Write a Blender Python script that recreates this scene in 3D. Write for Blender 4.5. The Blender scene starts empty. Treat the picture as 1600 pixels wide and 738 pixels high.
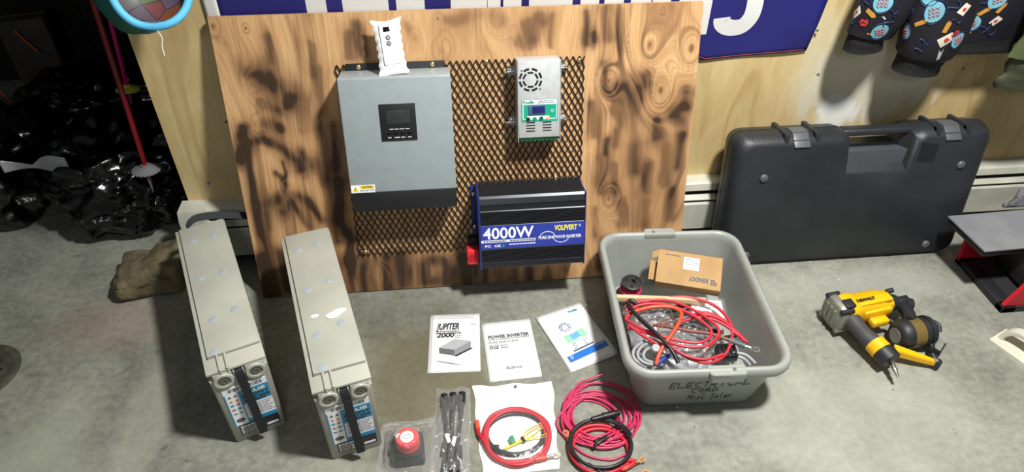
import bpy, bmesh, math, random
import numpy as np
from mathutils import Vector, Matrix, noise
random.seed(7)
SC = bpy.context.scene
COL = SC.collection
PI = math.pi

# ------------------------------------------------------------------ camera
cd = bpy.data.cameras.new('camera'); cam = bpy.data.objects.new('camera', cd); COL.objects.link(cam)
cd.sensor_width = 36; cd.lens = 36*1087.927/1600; cd.clip_start = .01
cam.matrix_world = Matrix(((0.994888, 0.058476, -0.082330, 0.000000), (-0.100624, 0.642839, -0.759363, 0.000000), (0.008521, 0.763766, 0.645437, 1.453005), (0.000000, 0.000000, 0.000000, 1.000000)))
SC.camera = cam

# ------------------------------------------------------------------ world, lamps, exposure
SC.view_settings.view_transform = 'Standard'; SC.view_settings.look = 'None'
SC.view_settings.exposure = 0.35; SC.view_settings.gamma = 1; SC.view_settings.use_curve_mapping = False
wd = bpy.data.worlds.new('world'); SC.world = wd; wd.use_nodes = True
wd.node_tree.nodes['Background'].inputs[0].default_value = (.86, .93, 1, 1)
wd.node_tree.nodes['Background'].inputs[1].default_value = .08
def area(name, loc, target, size, power, col):
    l = bpy.data.lights.new(name, 'AREA'); l.shape = 'DISK'; l.size = size; l.energy = power; l.color = col
    o = bpy.data.objects.new(name, l); COL.objects.link(o); o.location = loc
    o.rotation_euler = (Vector(target)-Vector(loc)).to_track_quat('-Z', 'Y').to_euler()
    return o
area('ceiling_lamp_light', (.80, .66, 2.45), (.75, .75, 0), .22, 82, (1, .985, .94))
area('far_fill_light', (-.1, -1.6, 2.5), (-.1, 1.0, 0), .5, 10, (1, .98, .95))  # weak fill added to lift the shadows, not a lamp of the room

# ------------------------------------------------------------------ helpers
def lin(c):
    r = []
    for v in c[:3]:
        v = v/255.
        r.append(v/12.92 if v <= .04045 else ((v+.055)/1.055)**2.4)
    return (r[0], r[1], r[2], 1)

MATS = {}
def mat(name, col, rough=.5, metal=0., var=None, bump=None, spec=.5, coat=0., col2=None, sss=0, aniso=None):
    """procedural material: base colour, optional noise variation to col2, optional noise bump"""
    if name in MATS: return MATS[name]
    m = bpy.data.materials.new(name); m.use_nodes = True; MATS[name] = m
    nt = m.node_tree; b = nt.nodes['Principled BSDF']
    b.inputs['Base Color'].default_value = lin(col); b.inputs['Roughness'].default_value = rough
    b.inputs['Metallic'].default_value = metal; b.inputs['Specular IOR Level'].default_value = spec
    b.inputs['Coat Weight'].default_value = coat
    tc = nt.nodes.new('ShaderNodeTexCoord')
    if var:
        n = nt.nodes.new('ShaderNodeTexNoise'); n.inputs['Scale'].default_value = var[0]; n.inputs['Detail'].default_value = 5
        nt.links.new(tc.outputs['Object'], n.inputs['Vector'])
        r = nt.nodes.new('ShaderNodeValToRGB'); c2 = col2 or [max(0, v*(1-var[1])) for v in col]
        r.color_ramp.elements[0].position = .35; r.color_ramp.elements[1].position = .65
        r.color_ramp.elements[0].color = lin(c2); r.color_ramp.elements[1].color = lin(col)
        nt.links.new(n.outputs['Fac'], r.inputs['Fac']); nt.links.new(r.outputs['Color'], b.inputs['Base Color'])
    if bump:
        n2 = nt.nodes.new('ShaderNodeTexNoise'); n2.inputs['Scale'].default_value = bump[0]; n2.inputs['Detail'].default_value = 4
        nt.links.new(tc.outputs['Object'], n2.inputs['Vector'])
        bp = nt.nodes.new('ShaderNodeBump'); bp.inputs['Strength'].default_value = bump[1]; bp.inputs['Distance'].default_value = bump[2] if len(bump) > 2 else .002
        nt.links.new(n2.outputs['Fac'], bp.inputs['Height']); nt.links.new(bp.outputs['Normal'], b.inputs['Normal'])
    return m

def film(name, tint=(1, 1, 1), base=.10, bscale=30, bstr=.8, haze=.05):
    """clear plastic film: see-through with fresnel gloss and a little milky haze"""
    if name in MATS: return MATS[name]
    m = bpy.data.materials.new(name); m.use_nodes = True; MATS[name] = m
    nt = m.node_tree; nt.nodes.clear()
    out = nt.nodes.new('ShaderNodeOutputMaterial')
    tr = nt.nodes.new('ShaderNodeBsdfTransparent'); tr.inputs[0].default_value = (*tint, 1)
    gl = nt.nodes.new('ShaderNodeBsdfGlossy'); gl.inputs['Roughness'].default_value = .22
    df = nt.nodes.new('ShaderNodeBsdfDiffuse'); df.inputs[0].default_value = (.85, .87, .9, 1)
    lw = nt.nodes.new('ShaderNodeLayerWeight'); lw.inputs['Blend'].default_value = .5
    fr = nt.nodes.new('ShaderNodeMath'); fr.operation = 'POWER'; fr.inputs[1].default_value = 4.5; nt.links.new(lw.outputs['Facing'], fr.inputs[0])
    ad = nt.nodes.new('ShaderNodeMath'); ad.operation = 'ADD'; ad.inputs[1].default_value = base
    tc = nt.nodes.new('ShaderNodeTexCoord'); n = nt.nodes.new('ShaderNodeTexNoise'); n.inputs['Scale'].default_value = bscale
    n.inputs['Detail'].default_value = 3; n.inputs['Distortion'].default_value = .8
    bp = nt.nodes.new('ShaderNodeBump'); bp.inputs['Strength'].default_value = bstr; bp.inputs['Distance'].default_value = .01
    m1 = nt.nodes.new('ShaderNodeMixShader'); m2 = nt.nodes.new('ShaderNodeMixShader'); m1.inputs[0].default_value = haze
    L = nt.links.new
    L(tc.outputs['Object'], n.inputs['Vector']); L(n.outputs['Fac'], bp.inputs['Height'])
    L(bp.outputs['Normal'], gl.inputs['Normal'])
    L(fr.outputs[0], ad.inputs[0]); L(tr.outputs[0], m1.inputs[1]); L(df.outputs[0], m1.inputs[2])
    L(ad.outputs[0], m2.inputs[0]); L(m1.outputs[0], m2.inputs[1]); L(gl.outputs[0], m2.inputs[2])
    L(m2.outputs[0], out.inputs['Surface'])
    return m

def BM(): return bmesh.new()
def obj(name, bm, m, parent=None, smooth=40, M=None):
    if isinstance(bm, bpy.types.Mesh): me = bm
    else:
        bmesh.ops.recalc_face_normals(bm, faces=bm.faces[:])
        me = bpy.data.meshes.new(name); bm.to_mesh(me); bm.free()
    if smooth:
        me.polygons.foreach_set('use_smooth', [True]*len(me.polygons)); me.set_sharp_from_angle(angle=math.radians(smooth))
    if isinstance(m, str): m = MATS[m]
    if m is not None and not me.materials: me.materials.append(m)
    o = bpy.data.objects.new(name, me); COL.objects.link(o)
    if parent is not None: o.parent = parent
    if M is not None: o.matrix_local = M
    return o
def tag(o, label, cat, group=None):
    o['label'] = label; o['category'] = cat
    if group: o['group'] = group
    return o
def thing(name, label, cat, M=None, group=None):
    o = bpy.data.objects.new(name, None); COL.objects.link(o); o.empty_display_size = .05
    if M is not None:
        if not isinstance(M, Matrix): M = Matrix.Translation(M)
        o.matrix_world = M
    return tag(o, label, cat, group)
def struct(o): o['kind'] = 'structure'; return o
def rz(a): return Matrix.Rotation(a, 4, 'Z')
def rx(a): return Matrix.Rotation(a, 4, 'X')
def ry(a): return Matrix.Rotation(a, 4, 'Y')
def T(*v): return Matrix.Translation(v if len(v) == 3 else v[0])
def frame(o, x, y, z):
    return Matrix(((x[0], y[0], z[0], o[0]), (x[1], y[1], z[1], o[1]), (x[2], y[2], z[2], o[2]), (0, 0, 0, 1)))
def box(bm, c, s, bev=0, seg=2, R=None):
    r = bmesh.ops.create_cube(bm, size=1); vs = r['verts']
    M = T(Vector(c)) @ (R if R is not None else Matrix()) @ Matrix.Diagonal((s[0], s[1], s[2], 1))
    bmesh.ops.transform(bm, matrix=M, verts=vs)
    if bev:
        es = {e for v in vs for e in v.link_edges}
        bmesh.ops.bevel(bm, geom=list(es), offset=bev, segments=seg, affect='EDGES', profile=.5)
    return bm
def box2(bm, a, b, bev=0, seg=2):
    return box(bm, [(a[i]+b[i])/2 for i in range(3)], [abs(b[i]-a[i]) for i in range(3)], bev, seg)
def perp(d):
    d = Vector(d).normalized(); a = Vector((0, 0, 1)) if abs(d.z) < .9 else Vector((1, 0, 0))
    x = d.cross(a).normalized(); return x, d.cross(x).normalized()
def cyl(bm, p0, p1, r0, r1=None, n=20, cap=True):
    r1 = r0 if r1 is None else r1
    p0, p1 = Vector(p0), Vector(p1); x, y = perp(p1-p0)
    A = [bm.verts.new(p0+(x*math.cos(2*PI*i/n)+y*math.sin(2*PI*i/n))*r0) for i in range(n)]
    B = [bm.verts.new(p1+(x*math.cos(2*PI*i/n)+y*math.sin(2*PI*i/n))*r1) for i in range(n)]
    for i in range(n): bm.faces.new((A[i], A[(i+1) % n], B[(i+1) % n], B[i]))
    if cap: bm.faces.new(A[::-1]); bm.faces.new(B)
    return bm
def lathe(bm, prof, M=None, n=28, cap=True):
    """prof: list of (radius, z)"""
    M = M or Matrix(); rings = []
    for r, z in prof:
        rings.append([bm.verts.new(M @ Vector((r*math.cos(2*PI*i/n), r*math.sin(2*PI*i/n), z))) for i in range(n)])
    for a, b in zip(rings, rings[1:]):
        for i in range(n): bm.faces.new((a[i], a[(i+1) % n], b[(i+1) % n], b[i]))
    if cap: bm.faces.new(rings[0][::-1]); bm.faces.new(rings[-1])
    return bm
def loft(bm, rings, cap=True, close=True):
    R = [[bm.verts.new(Vector(p)) for p in r] for r in rings]; n = len(R[0])
    for a, b in zip(R, R[1:]):
        for i in range(n if close else n-1):
            bm.faces.new((a[i], a[(i+1) % n], b[(i+1) % n], b[i]))
    if cap and close: bm.faces.new(R[0][::-1]); bm.faces.new(R[-1])
    return bm
def prism(bm, pts, z0, z1, M=None):
    M = M or Matrix()
    return loft(bm, [[M @ Vector((x, y, z0)) for x, y in pts], [M @ Vector((x, y, z1)) for x, y in pts]])
def spline(pts, k=8, closed=False):
    P = [Vector(p) for p in pts]; out = []; n = len(P)
    rng = range(n if closed else n-1)
    for i in rng:
        if closed: a, b, c, d = P[i-1], P[i], P[(i+1) % n], P[(i+2) % n]
        else: a, b, c, d = P[max(i-1, 0)], P[i], P[i+1], P[min(i+2, n-1)]
        for j in range(k):
            t = j/k
            out.append(.5*((2*b)+(c-a)*t+(2*a-5*b+4*c-d)*t*t+(3*b-a-3*c+d)*t**3))
    if not closed: out.append(P[-1])
    return out
def tube(bm, pts, r, n=8, cap=True, closed=False):
    P = [Vector(p) for p in pts]; m = len(P); rings = []
    x = None
    for i, p in enumerate(P):
        d = (P[(i+1) % m]-P[i-1]) if closed else (P[min(i+1, m-1)]-P[max(i-1, 0)])
        if d.length < 1e-9: d = Vector((0, 0, 1))
        d.normalize()
        if x is None: x, y = perp(d)
        else:
            x = (x-d*x.dot(d))
            if x.length < 1e-6: x, y = perp(d)
            x.normalize(); y = d.cross(x)
        rr = r(i/(m-1)) if callable(r) else r
        rings.append([p+(x*math.cos(2*PI*k/n)+y*math.sin(2*PI*k/n))*rr for k in range(n)])
    if closed: rings.append(rings[0])
    return loft(bm, rings, cap and not closed)
def rrect(w, h, r, n=5, c=(0, 0)):
    pts = []
    for sx, sy, a0 in ((1, 1, 0), (-1, 1, PI/2), (-1, -1, PI), (1, -1, 1.5*PI)):
        for i in range(n+1):
            a = a0+PI/2*i/n; pts.append((c[0]+sx*(w/2-r)+r*math.cos(a), c[1]+sy*(h/2-r)+r*math.sin(a)))
    return pts
def ribbon(bm, pts, wdir, w, th):
    """flat strap along pts, width along wdir"""
    P = [Vector(p) for p in pts]; wd_ = Vector(wdir).normalized(); rings = []
    for i, p in enumerate(P):
        d = (P[min(i+1, len(P)-1)]-P[max(i-1, 0)]).normalized(); nn = d.cross(wd_).normalized()
        rings.append([p+wd_*w/2+nn*th/2, p-wd_*w/2+nn*th/2, p-wd_*w/2-nn*th/2, p+wd_*w/2-nn*th/2])
    return loft(bm, rings)
def grid(bm, fn, nu, nv):
    V = [[bm.verts.new(fn(i/nu, j/nv)) for i in range(nu+1)] for j in range(nv+1)]
    for j in range(nv):
        for i in range(nu): bm.faces.new((V[j][i], V[j][i+1], V[j+1][i+1], V[j+1][i]))
    return bm
def text(name, s, size, parent, m, loc=(0, 0, 0), R=None, width=None, bold=0, shear=0, align='LEFT', ext=.0002, ysc=1):
    c = bpy.data.curves.new('lettering', 'FONT'); c.body = s; c.size = size; c.offset = bold; c.shear = shear; c.align_x = align
    c.extrude = ext; c.resolution_u = 3
    t = bpy.data.objects.new('lettering', c); COL.objects.link(t)
    bpy.context.view_layer.update()
    dg = bpy.context.evaluated_depsgraph_get()
    me = bpy.data.meshes.new_from_object(t.evaluated_get(dg)); bpy.data.objects.remove(t)
    xs = [v.co.x for v in me.vertices]
    k = 1
    if width and xs: k = width/max(1e-6, max(xs)-min(xs))
    x0 = min(xs) if (xs and align == 'LEFT') else 0
    for v in me.vertices: v.co.x = (v.co.x-x0)*k; v.co.y *= ysc
    o = obj(name, me, m, parent, smooth=0)
    o.matrix_local = T(Vector(loc)) @ (R if R is not None else Matrix())
    return o
def dashes(bm, x0, y0, x1, rows, dy, h, z, rnd, fill=.75, wmin=.002, wmax=.008):
    """lines of print too small to read"""
    for k in range(rows):
        x = x0; y = y0-k*dy; end = x1-rnd.random()*(x1-x0)*.25
        while x < end:
            w = rnd.uniform(wmin, wmax); box(bm, (x+w/2, y, z), (w, h, .0003)); x += w/fill
    return bm
def fbm(p, o=4):
    s = 0; a = 1; q = Vector(p)
    for _ in range(o): s += a*noise.noise(q); a *= .5; q = q*2.03+Vector((3.1, 1.7, 5.3))
    return s

# ------------------------------------------------------------------ common materials
WHITE = mat('white_paint', (226, 226, 214), .45, var=(9, .05))
BLACKP = mat('black_plastic', (22, 23, 25), .45, bump=(400, .15, .0005))
INK = mat('black_ink', (28, 28, 30), .6)
INKG = mat('grey_ink', (95, 98, 104), .6)
PWHITE = mat('white_print', (240, 242, 245), .5)
STEEL = mat('zinc_steel', (205, 205, 205), .28, 1.)
BRASS = mat('brass_screw', (225, 205, 150), .3, 1.)
COPPER = mat('tinned_copper', (214, 160, 120), .3, 1.)

# ================================================================== THE SETTING
def node_mat(name):
    m = bpy.data.materials.new(name); m.use_nodes = True; MATS[name] = m
    nt = m.node_tree; return m, nt, nt.nodes['Principled BSDF'], nt.nodes.new('ShaderNodeTexCoord')
def nz(nt, vec, scale, detail=6, rough=.6, dist=0.):
    n = nt.nodes.new('ShaderNodeTexNoise'); n.inputs['Scale'].default_value = scale; n.inputs['Detail'].default_value = detail
    n.inputs['Roughness'].default_value = rough; n.inputs['Distortion'].default_value = dist
    nt.links.new(vec, n.inputs['Vector']); return n.outputs['Fac']
def mapping(nt, vec, scale=(1, 1, 1), loc=(0, 0, 0)):
    n = nt.nodes.new('ShaderNodeMapping'); n.inputs['Scale'].default_value = scale; n.inputs['Location'].default_value = loc
    nt.links.new(vec, n.inputs['Vector']); return n.outputs[0]
def ramp(nt, fac, stops):
    n = nt.nodes.new('ShaderNodeValToRGB'); e = n.color_ramp.elements
    while len(e) < len(stops): e.new(.5)
    for i, (p, c) in enumerate(stops):
        e[i].position = p; e[i].color = lin(c) if len(c) == 3 else c
    nt.links.new(fac, n.inputs['Fac']); return n.outputs['Color']
def mixc(nt, fac, a, b, mode='MIX'):
    n = nt.nodes.new('ShaderNodeMix'); n.data_type = 'RGBA'; n.blend_type = mode
    for s, v in ((n.inputs[0], fac), (n.inputs[6], a), (n.inputs[7], b)):
        if isinstance(v, (int, float)): s.default_value = v
        elif isinstance(v, tuple): s.default_value = lin(v)
        else: nt.links.new(v, s)
    return n.outputs[2]
def math_(nt, op, a, b=None):
    n = nt.nodes.new('ShaderNodeMath'); n.operation = op
    for s, v in ((n.inputs[0], a), (n.inputs[1], b)):
        if v is None: continue
        if isinstance(v, (int, float)): s.default_value = v
        else: nt.links.new(v, s)
    return n.outputs[0]
def bump(nt, b, h, strength, dist=.002):
    n = nt.nodes.new('ShaderNodeBump'); n.inputs['Strength'].default_value = strength; n.inputs['Distance'].default_value = dist
    nt.links.new(h, n.inputs['Height']); nt.links.new(n.outputs[0], b.inputs['Normal'])
def blob(nt, vec, c, rad, warp, soft=.5):
    """1 inside an ellipse around c with ragged edge, 0 outside: a stain with a shape of its own"""
    mp = nt.nodes.new('ShaderNodeMapping'); mp.inputs['Location'].default_value = (-c[0]/rad[0], -c[1]/rad[1], 0)
    mp.inputs['Scale'].default_value = (1/rad[0], 1/rad[1], 0); nt.links.new(vec, mp.inputs['Vector'])
    ln = nt.nodes.new('ShaderNodeVectorMath'); ln.operation = 'LENGTH'; nt.links.new(mp.outputs[0], ln.inputs[0])
    d = math_(nt, 'ADD', ln.outputs['Value'], math_(nt, 'MULTIPLY', math_(nt, 'SUBTRACT', warp, .5), 1.6))
    mr = nt.nodes.new('ShaderNodeMapRange'); mr.inputs[1].default_value = 1+soft/2; mr.inputs[2].default_value = 1-soft/2
    mr.interpolation_type = 'SMOOTHSTEP'; nt.links.new(d, mr.inputs[0]); return mr.outputs[0]

# concrete slab
m, nt, b, tc = node_mat('worn_concrete'); P = tc.outputs['Object']
big = nz(nt, P, 1.7, 5, .55, .6); mid = nz(nt, P, 6.5, 6, .6, .4); fine = nz(nt, P, 55, 5, .6); warp = nz(nt, P, 5, 4, .6)
c = ramp(nt, big, [(.30, (101, 103, 93)), (.5, (125, 127, 115)), (.72, (147, 149, 137))])
c = mixc(nt, .55, c, ramp(nt, mid, [(.32, (89, 91, 83)), (.5, (129, 131, 121)), (.68, (161, 162, 149))]))
c = mixc(nt, .28, c, ramp(nt, fine, [(.3, (77, 79, 73)), (.7, (177, 178, 167))]))
for cen, rad, col, k in (((-.10, 1.16), (.17, .24), (92, 84, 54), .72), ((-.20, 1.42), (.20, .12), (87, 89, 79), .4),
                         ((-.95, 1.42), (.16, .10), (147, 121, 109), .35), ((-1.0, .95), (.11, .22), (163, 169, 149), .45),
                         ((-.78, 1.1), (.05, .26), (165, 166, 149), .4), ((.95, .95), (.35, .2), (167, 169, 156), .45),
                         ((-.33, .86), (.12, .06), (169, 167, 149), .4), ((1.2, 1.38), (.35, .08), (169, 171, 159), .5)):
    c = mixc(nt, math_(nt, 'MULTIPLY', blob(nt, P, cen, rad, warp, .9), k), c, col)
vor = nt.nodes.new('ShaderNodeTexVoronoi'); vor.inputs['Scale'].default_value = 17; nt.links.new(P, vor.inputs['Vector'])
spk = nt.nodes.new('ShaderNodeMapRange'); spk.inputs[1].default_value = .075; spk.inputs[2].default_value = .03; nt.links.new(vor.outputs['Distance'], spk.inputs[0])
c = mixc(nt, math_(nt, 'MULTIPLY', spk.outputs[0], math_(nt, 'GREATER_THAN', nz(nt, P, 3.1, 2), .56)), c, (193, 195, 185))
dk = math_(nt, 'MULTIPLY', math_(nt, 'GREATER_THAN', nz(nt, mapping(nt, P, (1, 1, 1), (4, 9, 0)), 21, 4, .65, .5), .70), .55)
c = mixc(nt, dk, c, (63, 65, 59))
nt.links.new(c, b.inputs['Base Color'])
nt.links.new(ramp(nt, mid, [(.3, (.38, .38, .38, 1)), (.7, (.62, .62, .62, 1))]), b.inputs['Roughness'])
bump(nt, b, fine, .12, .0015)
bm = BM(); box2(bm, (-3.2, -2.6, -.12), (3.6, 3.2, 0)); struct(obj('floor', bm, m, smooth=0))

# pale plywood lining of the back wall
m, nt, b, tc = node_mat('pale_plywood'); P = tc.outputs['Object']
w1 = nz(nt, mapping(nt, P, (1.1, 1, .8)), 2.2, 4, .55, 1.2); w2 = nz(nt, mapping(nt, P, (9, 1, 1.5)), 3.0, 5, .6, 1.0); fine = nz(nt, mapping(nt, P, (60, 1, 4)), 3, 3)
c = ramp(nt, w1, [(.3, (184, 156, 102)), (.5, (203, 180, 128)), (.7, (212, 192, 144))])
c = mixc(nt, .22, c, ramp(nt, w2, [(.35, (176, 142, 86)), (.55, (208, 186, 134)), (.7, (218, 200, 154))]))
ln = nt.nodes.new('ShaderNodeTexWave'); ln.wave_type = 'RINGS'; ln.inputs['Scale'].default_value = 1.6; ln.inputs['Distortion'].default_value = 14; ln.inputs['Detail'].default_value = 2; ln.inputs['Detail Scale'].default_value = 1.2
nt.links.new(mapping(nt, P, (2.4, 1, .6)), ln.inputs['Vector'])
c = mixc(nt, ramp(nt, ln.outputs['Fac'], [(.90, (0., 0., 0., 1)), (1., (.45, .45, .45, 1))]), c, (166, 132, 82))
c = mixc(nt, .1, c, ramp(nt, fine, [(.3, (148, 114, 66)), (.7, (224, 208, 166))]))
sw = nt.nodes.new('ShaderNodeSeparateXYZ'); nt.links.new(P, sw.inputs[0])
cx = nt.nodes.new('ShaderNodeCombineXYZ'); nt.links.new(sw.outputs[0], cx.inputs[0]); nt.links.new(sw.outputs[2], cx.inputs[1])
wrp = nz(nt, mapping(nt, P, (5, 1, 1.4)), 2.4, 5, .65, 1.)
for cen, rad, col, k in (((1.22, .50), (.22, .14), (212, 210, 194), .75), ((1.16, .40), (.07, .06), (234, 237, 234), .8), ((1.05, .55), (.06, .16), (206, 198, 170), .5)):
    c = mixc(nt, math_(nt, 'MULTIPLY', blob(nt, cx.outputs[0], cen, rad, wrp, .5), k), c, col)
nt.links.new(c, b.inputs['Base Color']); b.inputs['Roughness'].default_value = .5
bump(nt, b, w2, .08, .002)
bm = BM(); box2(bm, (-.772, 1.718, 0), (3.2, 1.83, 2.6)); wallb = struct(obj('wall_back', bm, m, smooth=0))
for i, (x, z) in enumerate(((-.60, .46), (-.55, .53), (1.06, .53), (1.50, .53), (-.70, .26))):
    bm = BM(); lathe(bm, [(.0045, -.001), (.0045, .0004), (.003, .0012)], T(x, 1.718, z) @ rx(PI/2), 10); obj('screw_head', bm, INKG, wallb)

# unlit store behind the end of the lining
DARK = mat('dark_store_wall', (24, 22, 19), .85, var=(4, .4))  # shade of the store is put into this wall colour
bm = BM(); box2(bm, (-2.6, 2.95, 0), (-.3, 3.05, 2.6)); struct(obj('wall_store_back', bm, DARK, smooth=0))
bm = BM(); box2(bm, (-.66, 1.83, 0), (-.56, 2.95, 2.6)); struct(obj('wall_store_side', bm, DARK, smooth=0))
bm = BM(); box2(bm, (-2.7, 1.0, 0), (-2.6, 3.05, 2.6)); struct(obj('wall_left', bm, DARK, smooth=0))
bm = BM(); box2(bm, (-2.6, 1.70, 1.16), (-.772, 3.05, 1.26)); struct(obj('shade_roof_1', bm, mat('shade_roof_boards', (58, 48, 36), .8, var=(5, .3)), smooth=0))  # unseen roof, added to keep light out of the store

# baseboard heater
HW = mat('heater_enamel', (196, 196, 182), .4, var=(14, .10), bump=(40, .05))
HD = mat('heater_dark', (30, 30, 29), .7)
ht = thing('baseboard_heater', 'long cream metal baseboard heater along the foot of the plywood wall', 'heater', (-.772, 1.718, 0))
def hprof(pts, x0, x1, name, m):   # pts (distance out of wall, z)
    bm = BM(); loft(bm, [[(x, -d, z) for d, z in pts] for x in (x0, x1)]); return obj(name, bm, m, ht, 30)
L0, L1 = .055, 3.6
hprof([(0, .035), (.006, .035), (.006, .188), (.040, .188), (.047, .176), (.052, .176), (.046, .196), (.040, .2), (0, .2)], L0, L1, 'back_plate', HW)
hprof([(.006, .05), (.045, .05), (.045, .172), (.006, .172)], L0, L1, 'fin_core', HD)
hprof([(.048, .155), (.062, .145), (.064, .149), (.050, .161)], L0, L1, 'damper', HW)
hprof([(.058, .042), (.064, .036), (.066, .036), (.066, .132), (.060, .138), (.058, .136)], L0, L1, 'front_panel', HW)
bm = BM(); loft(bm, [[(x, -d, z) for d, z in [(0, .034), (.068, .034), (.068, .175), (.058, .203), (0, .203)]] for x in (-.018, .058)])
obj('end_cap', bm, HW, ht, 30)

# ================================================================== BOARD WITH THE MOUNTED DEVICES
LEAN = 0.2539
BO = Vector((-.5628, 1.4927, .0046)); BX = Vector((1, 0, 0)); BU = Vector((0, math.sin(LEAN), math.cos(LEAN))); BN = Vector((0, -math.cos(LEAN), math.sin(LEAN)))
def bframe(u, v, n=0): return frame(BO+BX*u+BU*v+BN*n, BX, BU, BN)
BW, BH = 1.2335, .787
m, nt, b, tc = node_mat('scorched_plywood')
ag = nt.nodes.new('ShaderNodeAttribute'); ag.attribute_name = 'grain'
ab = nt.nodes.new('ShaderNodeAttribute'); ab.attribute_name = 'burn'
P = tc.outputs['Object']; sp = nt.nodes.new('ShaderNodeSeparateXYZ'); nt.links.new(P, sp.inputs[0])
cb = nt.nodes.new('ShaderNodeCombineXYZ'); nt.links.new(ag.outputs['Fac'], cb.inputs[0]); nt.links.new(math_(nt, 'MULTIPLY', sp.outputs[1], .035), cb.inputs[1])
g1 = nz(nt, cb.outputs[0], 34, 3, .5); g2 = nz(nt, cb.outputs[0], 130, 3, .6); g3 = nz(nt, mapping(nt, P, (1, .05, 1)), 240, 3, .6)
lo = nz(nt, P, 5, 4, .6)
c = ramp(nt, lo, [(.3, (190, 146, 98)), (.55, (210, 170, 120)), (.75, (218, 184, 138))])
c = mixc(nt, .60, c, ramp(nt, g1, [(.34, (160, 114, 74)), (.5, (206, 162, 112)), (.68, (226, 184, 136))]))
c = mixc(nt, .30, c, ramp(nt, g2, [(.35, (140, 98, 62)), (.6, (220, 180, 132))]))
c = mixc(nt, .14, c, ramp(nt, g3, [(.35, (96, 62, 40)), (.65, (232, 196, 150))]))
bn = math_(nt, 'ADD', ab.outputs['Fac'], math_(nt, 'MULTIPLY', math_(nt, 'SUBTRACT', g1, .5), math_(nt, 'MULTIPLY', ab.outputs['Fac'], 2.4)))
c = mixc(nt, ramp(nt, bn, [(.04, (0., 0., 0., 1)), (.45, (.68, .68, .68, 1)), (.9, (.96, .96, .96, 1))]), c, ramp(nt, bn, [(.0, (150, 98, 58)), (.45, (92, 58, 38)), (.9, (44, 30, 24))]))
nt.links.new(c, b.inputs['Base Color']); b.inputs['Roughness'].default_value = .5; b.inputs['Specular IOR Level'].default_value = .35
bump(nt, b, g2, .12, .0015)
NU, NV = 420, 268
U, V = np.meshgrid(np.linspace(0, BW, NU+1), np.linspace(0, BH, NV+1))
rng = np.random.RandomState(3)
def vnoise(x, y, seed):
    r = np.random.RandomState(seed).rand(64, 64); xi = np.floor(x).astype(int); yi = np.floor(y).astype(int); fx = x-xi; fy = y-yi
    fx = fx*fx*(3-2*fx); fy = fy*fy*(3-2*fy); g = lambda i, j: r[i % 64, j % 64]
    return (g(xi, yi)*(1-fx)+g(xi+1, yi)*fx)*(1-fy)+(g(xi, yi+1)*(1-fx)+g(xi+1, yi+1)*fx)*fy
WU = U+.014*(vnoise(U*14, V*9, 1)-.5)+.014*(vnoise(U*46, V*20, 2)-.5)
WV = V+.016*(vnoise(U*12, V*7, 4)-.5)+.006*(vnoise(U*35, V*20, 5)-.5)
burn = np.zeros_like(U)
def stroke(pts, w, k, w2=None):
    """scorch along a polyline: half-width w metres (w2 at its end), strength k"""
    global burn
    n = len(pts); w2 = w2 or w
    if n == 1: pts = [pts[0], (pts[0][0]+1e-4, pts[0][1])]; n = 2
    best = np.zeros_like(U)
    for i in range(n-1):
        a, c_ = np.array(pts[i]), np.array(pts[i+1]); d = c_-a; L2 = d@d
        t = np.clip(((WU-a[0])*d[0]+(WV-a[1])*d[1])/L2, 0, 1); ww = w+(w2-w)*(i+t)/(n-1)
        q = np.hypot(WU-a[0]-t*d[0], WV-a[1]-t*d[1])/ww
        best = np.maximum(best, np.exp(-(q*.8)**2.6))
    burn = 1-(1-burn)*(1-k*best*(.72+.5*vnoise(U*30, V*16, int(w*1e5) % 50)))
PX = 1/620.
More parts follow.
